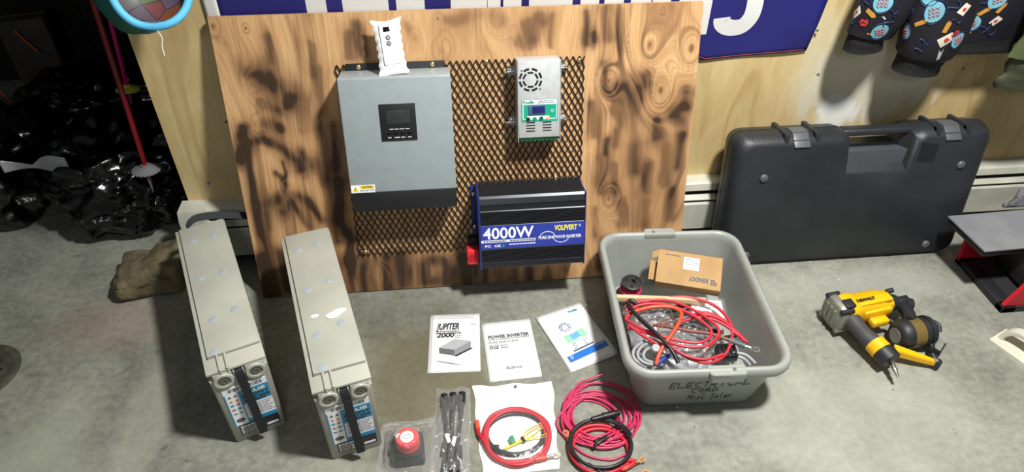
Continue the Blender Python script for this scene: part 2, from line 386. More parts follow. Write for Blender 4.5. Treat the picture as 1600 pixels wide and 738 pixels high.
for pts, w, k in (
    ([(0.114, 0.6307), (0.1231, 0.6189)], 11, .95), ([(0.0717, 0.6501), (0.1018, 0.6425)], 6, .7), ([(0.1624, 0.5843), (0.1561, 0.5646)], 7, 1), ([(0.0902, 0.5741), (0.1065, 0.5567), (0.1295, 0.5489)], 5, .6),
    ([(0.0338, 0.509), (0.0263, 0.4852)], 6, .9), ([(0.1009, 0.5127), (0.1187, 0.5015)], 7, .95), ([(0.0087, 0.4334), (0.0206, 0.454), (0.0439, 0.4652), (0.0841, 0.4702), (0.1243, 0.4435), (0.1533, 0.4151), (0.1629, 0.3892)], 5.5, 1),
    ([(0.1945, 0.5729), (0.1851, 0.4966)], 7, .35), ([(0.1325, 0.7329), (0.1325, 0.6765)], 5, .45), ([(0.3286, 0.7323), (0.3255, 0.6789)], 5, .55), ([(0.3514, 0.7532), (0.3554, 0.7189), (0.3595, 0.684)], 6, .8),
    ([(0.0122, 0.4438), (0.0051, 0.4229)], 6, .8), ([(0.0408, 0.4477), (0.0291, 0.4), (0.0267, 0.3191), (0.0241, 0.2545), (0.0348, 0.1951), (0.0444, 0.1259), (0.0396, 0.0407), (0.0374, 0.0044)], 5.5, 1),
    ([(0.1204, 0.4078), (0.1262, 0.3802), (0.1149, 0.329)], 2.5, .8), ([(0.0967, 0.3745), (0.1103, 0.3646), (0.1178, 0.3475)], 3.5, .75), ([(0.0525, 0.2912), (0.0772, 0.2954), (0.0962, 0.3075)], 7, 1),
    ([(0.1233, 0.2946), (0.0999, 0.2653)], 5, .8), ([(0.1244, 0.2907), (0.1513, 0.2622), (0.1625, 0.2185)], 4, .7), ([(0.155, 0.3117), (0.1699, 0.2956), (0.1868, 0.2677), (0.2069, 0.2354)], 5, .95),
    ([(0.2646, 0.3486), (0.2606, 0.3017), (0.2542, 0.2637), (0.2443, 0.2252)], 7, 1), ([(0.2424, 0.4032), (0.2385, 0.3593)], 8, .6), ([(0.2636, 0.1942), (0.2763, 0.1652), (0.2665, 0.1271), (0.2575, 0.0966)], 6, 1),
    ([(0.0515, 0.2644), (0.052, 0.2255)], 5, .85), ([(0.0168, 0.1298), (0.0134, 0.0992)], 7, .95), ([(0.0171, 0.0572), (0.0154, 0.0254)], 11, 1), ([(0.0669, 0.1447), (0.0663, 0.0955), (0.0684, 0.0279)], 7, 1),
    ([(0.2277, 0.4946), (0.2304, 0.4398)], 8, .45), ([(0.2075, 0.4068), (0.2243, 0.3415)], 6, .4), ([(0.1697, 0.4358), (0.1974, 0.3947)], 5, .5),
    ([(0.2677, 0.1063), (0.2527, 0.0076)], 6, .75), ([(0.302, 0.1039), (0.2932, 0.0046)], 6, .85), ([(0.3269, 0.098), (0.319, 0.0027)], 4, .8), ([(0.3636, 0.0996), (0.3567, 0.0064)], 6, .9), ([(0.3873, 0.098), (0.3808, 0.0046)], 4, .6), ([(0.4097, 0.1027), (0.4054, 0.0071)], 8, .95),
    ([(0.4661, 0.0672), (0.4682, 0.0177), (0.5169, 0.0141), (0.5323, 0.0518), (0.521, 0.0803), (0.4784, 0.0832), (0.4661, 0.0672)], 8.5, 1), ([(0.5738, 0.0914), (0.5694, 0.0037)], 10, .95), ([(0.6057, 0.0955), (0.6019, 0.0056)], 8, .9),
    ([(0.6395, 0.0463), (0.6382, 0.0073)], 6, .6), ([(0.683, 0.041), (0.6841, 0.0084)], 7, .75), ([(0.7307, 0.0376), (0.7321, 0.0092)], 7, .7), ([(0.7804, 0.0341), (0.7822, 0.0056)], 6, .65), ([(0.8324, 0.0304), (0.8345, 0.0062)], 6, .5), ([(0.8905, 0.0262), (0.8928, 0.0063)], 5, .4),
    ([(0.9254, 0.7722), (0.9294, 0.6925)], 3.5, .7), ([(0.9437, 0.7162), (0.9476, 0.7016)], 4, .8), ([(0.9796, 0.7783), (0.9843, 0.7067)], 7, .55), ([(1.0146, 0.7726), (1.0163, 0.673)], 5, .35), ([(1.0878, 0.5966), (1.091, 0.5759)], 7, .75),
    ([(0.9769, 0.6414), (0.9865, 0.5733), (1.0126, 0.5375), (1.0267, 0.4656)], 4, .7), ([(1.0301, 0.5715), (1.039, 0.5363)], 8, .75), ([(1.0661, 0.5526), (1.072, 0.5137)], 9, .6), ([(1.1351, 0.4786), (1.1405, 0.4309)], 6, .95), ([(1.0186, 0.4478), (1.0206, 0.4072)], 4, .8), ([(0.9929, 0.4215), (0.9945, 0.3842)], 4, .9),
    ([(1.211, 0.5535), (1.2125, 0.5182)], 8, .85), ([(1.1852, 0.5033), (1.1911, 0.476)], 9, .5), ([(0.9516, 0.5314), (0.9599, 0.4415)], 6, .5), ([(0.9749, 0.3759), (0.9877, 0.279)], 6, .6), ([(1.0178, 0.3509), (1.0287, 0.2766)], 6, .7), ([(1.0733, 0.4045), (1.0813, 0.3321)], 9, .6),
    ([(1.1171, 0.3494), (1.1187, 0.2714)], 7, .6), ([(1.1653, 0.3943), (1.1768, 0.2977)], 8, .55), ([(1.2025, 0.4297), (1.2068, 0.3408)], 7, .65), ([(1.1944, 0.2671), (1.1974, 0.186)], 8, .55), ([(1.0495, 0.2356), (1.0584, 0.1741)], 8, .6), ([(1.1215, 0.2313), (1.1218, 0.1701)], 8, .5), ([(0.9713, 0.2202), (0.978, 0.1377)], 6, .5), ([(0.9942, 0.1157), (0.9937, 0.0298)], 6, .5),
    ([(0.7846, 0.7422), (0.7811, 0.7105)], 9, .5), ([(0.8043, 0.7603), (0.8125, 0.7475)], 7, .5), ([(0.758, 0.7081), (0.7711, 0.6948)], 8, .45), ([(0.694, 0.7638), (0.7003, 0.7574)], 10, .3), ([(0.8403, 0.7592), (0.8425, 0.6826)], 4, .4), ([(0.5783, 0.7613), (0.6426, 0.7686)], 8, .3),
    ([(0.2521, 0.6527), (0.2416, 0.537)], 7, .35), ([(0.2388, 0.7167), (0.2341, 0.6373)], 5, .3), ([(0.4821, 0.752), (0.4926, 0.7236)], 6, .25), ([(0.2699, 0.5013), (0.2596, 0.3913)], 6, .55)):
    stroke(pts, w*PX*1.12, k*.9); stroke(pts, w*PX*2.9, k*.36)
grain = U*.8+.12*(vnoise(U*4.0, V*2.4, 11)-.5)+.04*(vnoise(U*9, V*4.5, 12)-.5)+.006*(vnoise(U*25, V*9, 13)-.5)
for (ku, kv), R, k in (((0.0099, 0.7645), .022, .5), ((0.0856, 0.7574), .010, 1), ((0.0757, 0.6192), .020, .5), ((0.0674, 0.516), .012, .6), ((0.1155, 0.3439), .014, .7), ((1.0993, 0.6816), .030, .5),
                       ((1.2122, 0.6693), .030, .5), ((0.9944, 0.5918), .022, .55), ((1.1378, 0.5601), .030, .6), ((1.1269, 0.766), .085, .05), ((0.5577, 0.6864), .030, .4), ((0.4946, 0.7077), .075, .0),
                       ((1.0093, 0.252), .022, .5), ((0.7798, 0.7564), .012, .8), ((0.553, 0.7652), .010, .5), ((0.7004, 0.7636), .024, .35), ((0.5666, 0.5568), .020, .4), ((0.3589, 0.1269), .02, .3)):
    dx, dy = (U-ku), (V-kv)*.62; d = np.hypot(dx, dy); w = np.exp(-(d/R)**2*.9)
    grain = grain*(1-w)+w*(ku+d*1.5+.4*d*np.sin(np.arctan2(dy, dx)*3)*.2)
    burn = np.maximum(burn, k*np.clip(1.3-d/(R*.28), 0, 1)); burn = np.maximum(burn, .35*k*np.exp(-((d-R*.75)/(R*.14))**2))
# scorching that follows the grain, stronger at the sides and below the mesh
regr = 1/(1+np.exp(-(U-.93)/.02)); regl = 1/(1+np.exp((U-.28)/.03)); regb = 1/(1+np.exp((V-.11)/.012))
def band(f, v, s1, s2, thr, gain): return np.clip((vnoise(f, v, s1)*.65+vnoise(f*2.3+7, v*1.7, s2)*.35-thr)*gain, 0, 1)
st1 = band(grain*34, V*4.2, 8, 9, .54, 3.4); st2 = band(grain*80, V*6, 21, 22, .55, 3.0); patch = .35+.9*vnoise(U*5, V*5, 23)
burn = 1-(1-burn)*(1-np.clip(st1*patch*(.14+.40*regr+.24*regl+.45*regb), 0, .85))*(1-np.clip(st2*patch*(.10+.26*regr+.12*regl), 0, .6))
smear = np.clip(vnoise(U*4.5+3, V*4, 31)*.6+vnoise(U*10, V*7, 32)*.4-.5, 0, 1)*(.25+.5*regl+.25*regr)
burn = 1-(1-burn)*(1-smear*.7)
bm = BM()
vs = [[bm.verts.new((U[j, i], V[j, i], 0)) for i in range(NU+1)] for j in range(NV+1)]
for j in range(NV):
    for i in range(NU): bm.faces.new((vs[j][i], vs[j][i+1], vs[j+1][i+1], vs[j+1][i]))
TH = -.012
bk = [bm.verts.new(p) for p in ((0, 0, TH), (BW, 0, TH), (BW, BH, TH), (0, BH, TH))]
bm.faces.new(bk[::-1])
bm.faces.new(vs[0][::-1]+[bk[0], bk[1]]); bm.faces.new(vs[NV]+[bk[2], bk[3]])
bm.faces.new([vs[j][0] for j in range(NV+1)]+[bk[3], bk[0]]); bm.faces.new([vs[j][NU] for j in range(NV, -1, -1)]+[bk[1], bk[2]])
board = obj('plywood_board', bm, m, smooth=0); board.matrix_world = bframe(0, 0, 0) 
tag(board, 'scorched plywood board leaning against the wall with solar devices mounted on it', 'board')
me = board.data
for nm, arr in (('grain', grain), ('burn', burn)):
    at = me.attributes.new(nm, 'FLOAT', 'POINT'); vals = np.zeros(len(me.vertices), dtype=np.float32); vals[:arr.size] = arr.ravel(); vals[arr.size:] = .3*(nm == 'burn'); at.data.foreach_set('value', vals)

# expanded metal sheet
MESHM = mat('black_expanded_steel', (34, 28, 25), .55, .2, var=(60, .3))
xm = thing('expanded_metal_sheet', 'black diamond expanded metal sheet screwed to the scorched board', 'metal mesh', bframe(.288, .118, 0))
mw, mh = .638, .543; px_, pv = .0168, .029; nc = round(mw/px_*2); nr = round(mh/pv*2); px_ = mw/nc; pv = mh/nr
bm = BM()
for i in range(nc+1):
    pts = []
    for k in range(nr+1):
        s = 1 if (i+k) % 2 else -1
        pts.append(Vector((min(max(i*px_+s*px_*.5, -.001), mw+.001), k*pv, .004)))
    rings = []
    for k, p in enumerate(pts):
        hw, hd = .0012, .0014
        rings.append([p+Vector((hw*1.25, 0, hd)), p+Vector((-hw*1.25, 0, hd)), p+Vector((-hw*1.25, 0, -hd)), p+Vector((hw*1.25, 0, -hd))])
    loft(bm, rings)
obj('diamond_mesh', bm, MESHM, xm, 0)
for (u_, v_) in ((0.9129, 0.6496), (0.307, 0.1304), (0.8539, 0.3269), (0.6707, 0.6538)):
    bm = BM(); lathe(bm, [(.006, .0), (.006, .006), (.0045, .0075), (.002, .008)], T(u_-.288, v_-.118, .0), 12); obj('screw', bm, BRASS, xm)

# ------------------------------------------------------------------ grey hybrid inverter
rnd = random.Random(5)
GREY = mat('grey_powder_coat', (150, 161, 164), .42, var=(30, .03), bump=(900, .06, .0003))
BLKM = mat('black_powder_coat', (26, 27, 30), .5, bump=(900, .08, .0003))
GLASSB = mat('black_gloss', (16, 16, 20), .15)
t = thing('inverter_charger', 'large grey box inverter with black display panel mounted upper left on the scorched board', 'inverter', bframe(.302, .298, .006))
W_, H_, D_ = .274, .350, .098
bm = BM(); box2(bm, (.012, -.004, 0), (W_-.012, H_+.016, .008), .001); obj('mounting_plate', bm, BLKM, t)
bm = BM(); box2(bm, (0, .052, .008), (W_, H_, D_), .004, 3); obj('body', bm, GREY, t)
bm = BM(); box2(bm, (.001, 0, .008), (W_-.001, .0525, D_-.001), .002, 2); obj('lower_cover', bm, BLKM, t)
for x in (.045, .23):
    bm = BM(); lathe(bm, [(.006, 0), (.006, .003), (.003, .0045)], T(x, H_+.008, .008), 14); obj('screw', bm, BRASS, t)
p = BM(); box2(p, (.094, .190, D_-.001), (.183, .284, D_+.0025), .001); dp = obj('display_panel', p, BLKM, t)
bm = BM(); box2(bm, (.110, .235, D_+.002), (.168, .268, D_+.0032), .0005); obj('screen', bm, mat('dead_lcd', (52, 56, 56), .25), dp)
bm = BM(); dashes(bm, .116, .2205, .170, 1, .003, .0016, D_+.0027, rnd, .8, .003, .012); obj('lettering', bm, PWHITE, dp, 0)
bm = BM()
for k in range(4): dashes(bm, .110+k*.0165, .199, .119+k*.0165, 1, .003, .0018, D_+.0027, rnd, .9, .003, .007)
obj('lettering', bm, PWHITE, dp, 0)
for k in range(4):
    bm = BM(); lathe(bm, [(.0055, 0), (.0055, .0012), (.004, .0018)], T(.1145+k*.0165, .2085, D_+.002), 14); obj('button', bm, GLASSB, dp)
bm = BM(); box2(bm, (.003, .054, D_), (.064, .075, D_+.0006)); wl_ = obj('warning_label', bm, PWHITE, t, 0)
YEL = mat('warning_yellow', (238, 214, 40), .5)
bm = BM(); box2(bm, (.026, .065, D_+.0005), (.062, .0735, D_+.0009)); obj('caution_strip', bm, YEL, wl_, 0)
text('caution_lettering', 'CAUTION', .008, wl_, INK, (.031, .0668, D_+.0011), width=.026, bold=.0001)
bm = BM(); prism(bm, [(.006, .058), (.022, .058), (.014, .072)], D_+.0005, D_+.0009); obj('warning_triangle', bm, YEL, wl_, 0)
bm = BM(); box2(bm, (.0135, .061, D_+.0008), (.0148, .068, D_+.0012)); obj('exclamation_mark', bm, INK, wl_, 0)
bm = BM(); dashes(bm, .026, .0615, .062, 2, .003, .0012, D_+.0008, rnd); obj('small_print', bm, INKG, wl_, 0)

# ------------------------------------------------------------------ white padded pouch with a remote display on top of it
pl = Vector((*(0.4403, 0.6435), .085)); ph = Vector((*(0.427, 0.7654), .035))
yv = (ph-pl); hl = yv.length; yv.normalize(); zv = Vector((1, 0, 0)).cross(yv).normalized(); xv = yv.cross(zv)
def b2w(v): return BO+BX*v[0]+BU*v[1]+BN*v[2]
def bdir(v): return BX*v[0]+BU*v[1]+BN*v[2]
pl = Vector((pl.x, .298+.350+.001, .085))
t = thing('wrapped_remote_display', 'white remote display in a white padded pouch standing on the grey inverter', 'remote', frame(b2w(pl), bdir(xv), bdir(yv), bdir(zv)))
FOAM = mat('white_foam_wrap', (236, 237, 238), .55, bump=(70, .5, .003))
def pouch(a, b_):
    x = (a-.5)*2; y = b_
    wdt = .031+.006*abs(2*y-1)**3+.0015*math.sin(y*40)
    th = .010*(1-abs(x)**3)*(1-abs(2*y-1)**6)
    return wdt*x, y*hl*(1-.03*(1-abs(x))*(y > .95))+.004*abs(x)**2*(1 if y > .5 else -.2)*abs(2*y-1)**8, th
bm = BM()
grid(bm, lambda a, b_: Vector((pouch(a, b_)[0], pouch(a, b_)[1], .004+pouch(a, b_)[2]*(1+.25*fbm((a*6, b_*12, 1))))), 16, 40)
grid(bm, lambda a, b_: Vector((pouch(a, b_)[0], pouch(a, b_)[1], .003-.3*pouch(a, b_)[2])), 16, 40)
bmesh.ops.remove_doubles(bm, verts=bm.verts[:], dist=.0012)
obj('padded_pouch', bm, FOAM, t, 60)
bm = BM(); box2(bm, (-.0185, .022, .006), (.0185, hl-.012, .0165), .003, 2); dv = obj('remote_display', bm, mat('white_plastic', (240, 241, 243), .35), t)
bm = BM(); box2(bm, (-.009, hl-.032, .016), (.007, hl-.020, .0172), .0008); obj('window', bm, GLASSB, dv)
for k, y in enumerate((hl-.046, hl-.060)):
    bm = BM(); lathe(bm, [(.0062, 0), (.0062, .001), (.0042, .0016)], T(.0, y, .0163), 16); obj('button', bm, INKG, dv)
    text('button_mark', '0' if k == 0 else 'C', .006, dv, PWHITE, (-.002, y-.002, .0181), width=.004)

# ------------------------------------------------------------------ charge controller
ALU = mat('brushed_aluminium', (204, 208, 210), .4, .25, var=(60, .06))
GRN = mat('label_green', (30, 160, 130), .45); TEALW = PWHITE
mx0, my0 = .744, .455
t = thing('charge_controller', 'silver charge controller with fan grille and green label on the black metal mesh', 'charge controller', bframe(mx0, my0, .0056))
W_, H_, D_ = .111, .211, .062
bm = BM(); box2(bm, (.002, .012, 0), (W_-.002, H_, D_), .0015); obj('body', bm, ALU, t)
for x in (0, W_-.0015):
    bm = BM(); box2(bm, (x, 0, 0), (x+.0015, H_, D_+.001)); obj('side_flange', bm, ALU, t)
bm = BM(); fc = Vector((.033, .164))
for r0, r1, n_ in ((.0155, .0205, 6), (.0245, .030, 8)):
    for k in range(n_):
        a0 = 2*PI*k/n_+.12; a1 = 2*PI*(k+1)/n_-.12; pts = []
        for j in range(7): a = a0+(a1-a0)*j/6; pts.append((fc.x+r1*math.cos(a), fc.y+r1*math.sin(a)))
        for j in range(6, -1, -1): a = a0+(a1-a0)*j/6; pts.append((fc.x+r0*math.cos(a), fc.y+r0*math.sin(a)))
        prism(bm, pts, D_-.002, D_+.0004)
obj('fan_grille', bm, BLKM, t, 0)
for dx, dy in ((-.022, .024), (.024, -.024)):
    bm = BM(); lathe(bm, [(.0025, 0), (.0025, .001), (.001, .0014)], T(fc.x+dx, fc.y+dy, D_), 10); obj('screw', bm, STEEL, t)
bm = BM(); box2(bm, (.009, .055, D_), (.103, .113, D_+.0006)); lb = obj('front_label', bm, GRN, t, 0)
bm = BM(); box2(bm, (.011, .100, D_+.0004), (.101, .112, D_+.0009)); hd = obj('label_header', bm, PWHITE, lb, 0)
text('brand_lettering', 'PowMr', .011, lb, mat('deep_green', (16, 120, 92), .5), (.013, .1025, D_+.001), width=.030, bold=.0004)
bm = BM(); dashes(bm, .053, .1085, .099, 2, .0045, .0022, D_+.001, rnd, .8, .003, .007); obj('title_lettering', bm, INKG, lb, 0)
bm = BM(); box2(bm, (.027, .074, D_+.0004), (.071, .098, D_+.003), .001); obj('display_bezel', bm, mat('slate_bezel', (70, 96, 130), .3), lb)
bm = BM(); box2(bm, (.037, .077, D_+.002), (.069, .096, D_+.0036), .0005); obj('blue_screen', bm, mat('lcd_blue', (34, 40, 104), .2), lb)
text('mark_lettering', 'CE', .008, lb, PWHITE, (.085, .080, D_+.0008), width=.008)
bm = BM()
for a, c_ in (((.012, .061), (.014, .099)), ((.099, .061), (.1005, .099)), ((.012, .061), (.024, .0625)), ((.080, .061), (.1005, .0625))): box2(bm, (*a, D_+.0004), (*c_, D_+.0009))
box2(bm, (.024, .0605, D_+.0004), (.080, .070, D_+.0009)); obj('label_lines', bm, PWHITE, lb, 0)
for k, c_ in enumerate(((40, 44, 46), (34, 140, 110), (24, 96, 84), (238, 190, 140))):
    bm = BM(); lathe(bm, [(.0055, 0), (.0055, .0015), (.003, .0022)], T(.026+k*.0172, .062+k*.0006, D_+.0004), 16); obj('button', bm, mat('button_%d' % k, c_, .35), lb)
bm = BM()
for x in (.021, .064):
    for k in range(4): box2(bm, (x, .0285+k*.0075, D_-.002), (x+.023, .0315+k*.0075, D_+.0004))
obj('vent_slots', bm, BLKM, t, 0)
bm = BM(); box2(bm, (.004, .004, .012), (W_-.004, .0125, D_-.004), .001)
for k in range(9): box2(bm, (.008+k*.0107, .0015, .02), (.0155+k*.0107, .005, D_-.002))
obj('terminal_block', bm, mat('terminal_green', (24, 84, 52), .45), t)
for sx, y in ((-1, .176), (1, .181), (-1, .043), (1, .046)):
    x = 0 if sx < 0 else W_
    bm = BM(); prism(bm, rrect(.020, .024, .004, 3, (x+sx*.010, y)), .0, .0025); br = obj('mounting_tab', bm, STEEL, t, 30)
    bm = BM(); cyl(bm, (x+sx*.011, y, .002), (x+sx*.011, y, .012), .004, n=10)
    box(bm, (x+sx*.013, y, .014), (.034, .0022, .009), .001); obj('wing_screw', bm, STEEL, br)

# ------------------------------------------------------------------ 4000 W inverter
t = thing('power_inverter', 'black finned power inverter with blue 4000W label and red terminal cover', 'inverter', bframe(.630, .114, .006))
W_, H_, D_ = .288, .213, .118
prof = [(0, .0), (0, .004)]   # (y, z) around the section: bottom, front (z = D), top, back
def comb(a, c_, n_, depth, axis):
    out = []
    for k in range(n_):
        q0 = a+(c_-a)*(k+.08)/n_; q1 = a+(c_-a)*(k+.48)/n_; q2 = a+(c_-a)*(k+.55)/n_; q3 = a+(c_-a)*(k+.95)/n_
        out += [(q0, D_-depth), (q1, D_-depth), (q2, D_), (q3, D_)] if axis == 'f' else [(H_-depth, q0), (H_-depth, q1), (H_, q2), (H_, q3)]
    return out
prof += [(.002, D_-.004), (.006, D_-.001), (.020, D_-.001)] + comb(.021, .060, 9, .0028, 'f') + [(.062, D_-.001), (.130, D_-.001)] + comb(.132, .172, 9, .0028, 'f') \
    + [(.174, D_-.002), (.190, D_-.0025), (.192, D_), (H_-.006, D_-.005), (H_, D_-.010)] + comb(D_-.012, .012, 13, .004, 't') + [(H_, .004), (H_, 0)]
FIN = mat('black_anodised', (46, 48, 53), .34, .5)
bm = BM(); loft(bm, [[(x, y, z) for y, z in prof] for x in (.004, W_-.003)]); obj('finned_body', bm, FIN, t, 20)
BLU = mat('label_blue', (46, 62, 160), .4); BLUD = mat('dark_blue_plate', (26, 44, 110), .4)
for x0, x1 in ((-.002, .004), (W_-.003, W_)):
    bm = BM(); box2(bm, (x0, -.001, 0), (x1, H_+.001, D_+.001), .001); obj('end_plate', bm, BLUD, t)
bm = BM(); box2(bm, (-.016, .055, 0), (.0, .205, .004), .0008); ms = obj('mounting_flange', bm, BLUD, t)
for y in (.08, .18):
    bm = BM(); lathe(bm, [(.005, 0), (.005, .002), (.003, .0032)], T(-.008, y, .004), 12); obj('screw', bm, BRASS, ms)
z = D_-.001
bm = BM(); box2(bm, (.003, .0625, z), (W_-.002, .1305, z+.0006)); lb = obj('blue_label', bm, BLU, t, 0)
text('rating_lettering', '4000W', .05, lb, PWHITE, (.0095, .0925, z+.0008), width=.137, bold=.0009, ysc=.92)
bm = BM(); box2(bm, (.004, .0810, z+.0005), (.153, .0880, z+.0009)); obj('white_strip', bm, PWHITE, lb, 0)
bm = BM(); dashes(bm, .010, .0845, .075, 1, .003, .003, z+.0010, rnd, .8, .002, .006); dashes(bm, .082, .0845, .168, 1, .003, .003, z+.0010, rnd, .8, .002, .006); obj('strip_print', bm, INK, lb, 0)
text('brand_lettering', 'VOLFVERT', .021, lb, mat('print_yellow', (236, 226, 70), .5), (.203, .1075, z+.0008), width=.062, bold=.0008)
text('trademark', '®', .010, lb, PWHITE, (.269, .1155, z+.0008), width=.006)
text('type_lettering', 'PURE SINE WAVE INVERTER', .0125, lb, PWHITE, (.160, .0835, z+.0009), width=.117, bold=.00025)
bm = BM()
for cx_, a0, a1 in ((.184, 0, PI), (.222, PI, 2*PI)):
    pts = [(cx_+.021*math.cos(a0+(a1-a0)*k/20), .088+.017*math.sin(a0+(a1-a0)*k/20), z+.0008) for k in range(21)]; tube(bm, pts, .0009, 5)
obj('sine_mark', bm, PWHITE, lb)
text('mark_lettering', 'FC  CE', .009, lb, PWHITE, (.014, .0675, z+.0008), width=.042, bold=.0002)
bm = BM(); prism(bm, [(.058, .067), (.066, .067), (.066, .076)], z+.0005, z+.0009); obj('green_mark', bm, GRN, lb, 0)
bm = BM(); dashes(bm, .080, .0735, .160, 1, .003, .003, z+.0008, rnd, .8, .003, .007); obj('small_print', bm, PWHITE, lb, 0)
RED = mat('red_plastic', (220, 48, 56), .35)
bm = BM(); box2(bm, (-.036, .004, .050), (-.002, .050, .094), .005, 3); rc = obj('terminal_cover', bm, RED, t)
bm = BM(); lathe(bm, [(.011, 0), (.011, .003), (.008, .003), (.008, .001), (.0, .001)], T(-.020, .027, .0935), 18, cap=False); obj('terminal_ring', bm, mat('red_plastic_dark', (176, 24, 34), .4), rc)
bm = BM(); box2(bm, (-.032, .042, .028), (-.002, .070, .062), .006, 3); obj('black_terminal_cover', bm, BLKM, t)

# ================================================================== FLAG ON THE WALL
FLAGB = mat('royal_blue_nylon', (34, 34, 112), .5, var=(6, .15), bump=(25, .2, .004)); FLAGW = mat('white_nylon', (214, 214, 212), .5, bump=(25, .2, .004))
WY = 1.718
def fy(x, z, o_=0):
    k = .30 if x < .68 else min(1, .30+(x-.68)*6)
    return WY-.0035-.006*k-o_-k*(.003*math.sin(x*9+z*5)+.0025*math.sin(x*21-z*9)+.0012*math.sin(z*38+x*7))
FT = thing('blue_banner', 'royal blue banner with large white letters hanging on the plywood wall behind the board', 'banner', (0, 0, 0))
def fbot(x): return .592+.06*(x-.713)-.012*math.sin((x+.57)*4)*(x < .7)
def fright(z): return .998+.11*(z-.609)
def sheet(fx0, fx1, z0, z1, off, nu, nv, name, m, parent):
    bm = BM()
    def g(a, b_, o_):
        zb = z0(0) if callable(z0) else z0
        x0 = fx0; x1 = fx1
        x = x0+(x1-x0)*a; zb = z0(x) if callable(z0) else z0; z = zb+(z1-zb)*b_
        if x1 > .9: x = x0+(fright(z)-x0)*a
        return Vector((x, fy(x, z, o_), z))
    grid(bm, lambda a, b_: g(a, b_, off), nu, nv)
    o = obj(name, bm, m, parent, 60); sm = o.modifiers.new('thick', 'SOLIDIFY'); sm.thickness = .0012; sm.offset = 0; return o
sheet(-.540, 1.0, fbot, 1.12, 0, 110, 36, 'blue_field', FLAGB, FT)
sheet(-.572, -.538, fbot, 1.12, .0006, 4, 36, 'white_header', FLAGW, FT)
def glyph(pts):
    """flat letter piece cut out of the sheet, following its waves"""
    bm = BM(); f = bm.faces.new([bm.verts.new((x, 0, z)) for x, z in pts])
    bmesh.ops.triangulate(bm, faces=[f])
    for _ in range(3): bmesh.ops.subdivide_edges(bm, edges=[e for e in bm.edges if e.calc_length() > .03], cuts=1, use_grid_fill=True)
    bmesh.ops.triangulate(bm, faces=bm.faces[:])
    for v in bm.verts: v.co.y = fy(v.co.x, v.co.z, .0014)
    return obj('letter', bm, FLAGW, FT, 60)
ZB, ZT = .664, .96
for x0, x1 in ((-.329, -.280), (-.241, -.129), (-.110, -.040)):
    glyph([(x0, ZB), (x1, ZB), (x1, ZT), (x0, ZT)])
glyph([(-.241, ZT-.05), (-.129, ZT-.05), (-.129, ZT), (-.241, ZT)])
glyph([(.030, ZT), (.022, ZB), (.074, ZB), (.078, .80), (.082, ZB), (.1135, ZB), (.1165, .80), (.1195, ZB), (.147, ZB), (.155, ZT), (.120, ZT), (.1165, .88), (.113, ZT), (.082, ZT), (.078, .88), (.074, ZT)])
glyph([(.157, ZB), (.203, ZB), (.203, ZT), (.157, ZT)])
glyph([(.2225, ZB), (.3335, ZB), (.3335, ZT), (.2225, ZT)])
glyph([(.354, ZB), (.402, ZB), (.402, ZT), (.354, ZT)])
glyph([(.416, ZB), (.4665, ZB), (.4665, ZT), (.416, ZT)])
glyph([(.485, ZB), (.535, ZB), (.541, .80), (.547, ZB), (.591, ZB), (.566, .83), (.591, ZT), (.545, ZT), (.537, .86), (.531, .86), (.531, ZT), (.485, ZT)])
glyph([(.6135, ZB), (.702, ZB+.003), (.702, ZB+.028), (.655, ZB+.028), (.655, .80), (.69, .80), (.69, .84), (.655, .84), (.655, ZT-.04), (.70, ZT-.04), (.70, ZT), (.6135, ZT)])
# letter S: a broad stroke along its centre line
cl_ = spline([(.7365, 0, .712), (.738, 0, .702), (.743, 0, .694), (.757, 0, .685), (.778, 0, .682), (.800, 0, .688), (.816, 0, .712), (.819, 0, .745), (.814, 0, .778), (.795, 0, .806), (.764, 0, .834), (.743, 0, .862), (.738, 0, .893), (.752, 0, .922), (.778, 0, .933), (.804, 0, .922), (.818, 0, .893), (.819, 0, .866)], 4)
bm = BM(); prev = None
for k, p_ in enumerate(cl_):
    d = (cl_[min(k+1, len(cl_)-1)]-cl_[max(k-1, 0)]).normalized(); n_ = Vector((d.z, 0, -d.x)); row = [p_+n_*w_ for w_ in (-.0225, -.0075, .0075, .0225)]
    for v in row: v.y = fy(v.x, v.z, .0014)
    row = [bm.verts.new(v) for v in row]
    if prev:
        for a_ in range(3): bm.faces.new((prev[a_], prev[a_+1], row[a_+1], row[a_]))
    prev = row
obj('letter', bm, FLAGW, FT, 60)
bm = BM(); tube(bm, [(x, fy(x, fbot(x)+.004, .001), fbot(x)+.004) for x in [-.53+1.52*k/60 for k in range(61)]], .0008, 4); obj('hem_stitching', bm, mat('red_thread', (150, 60, 80), .7), FT)
bm = BM(); bmesh.ops.create_cone(bm, cap_ends=True, segments=12, radius1=.004, radius2=.002, depth=.004, matrix=T(1.012, WY-.012, .668) @ rx(PI/2)); obj('pin', bm, STEEL, FT)

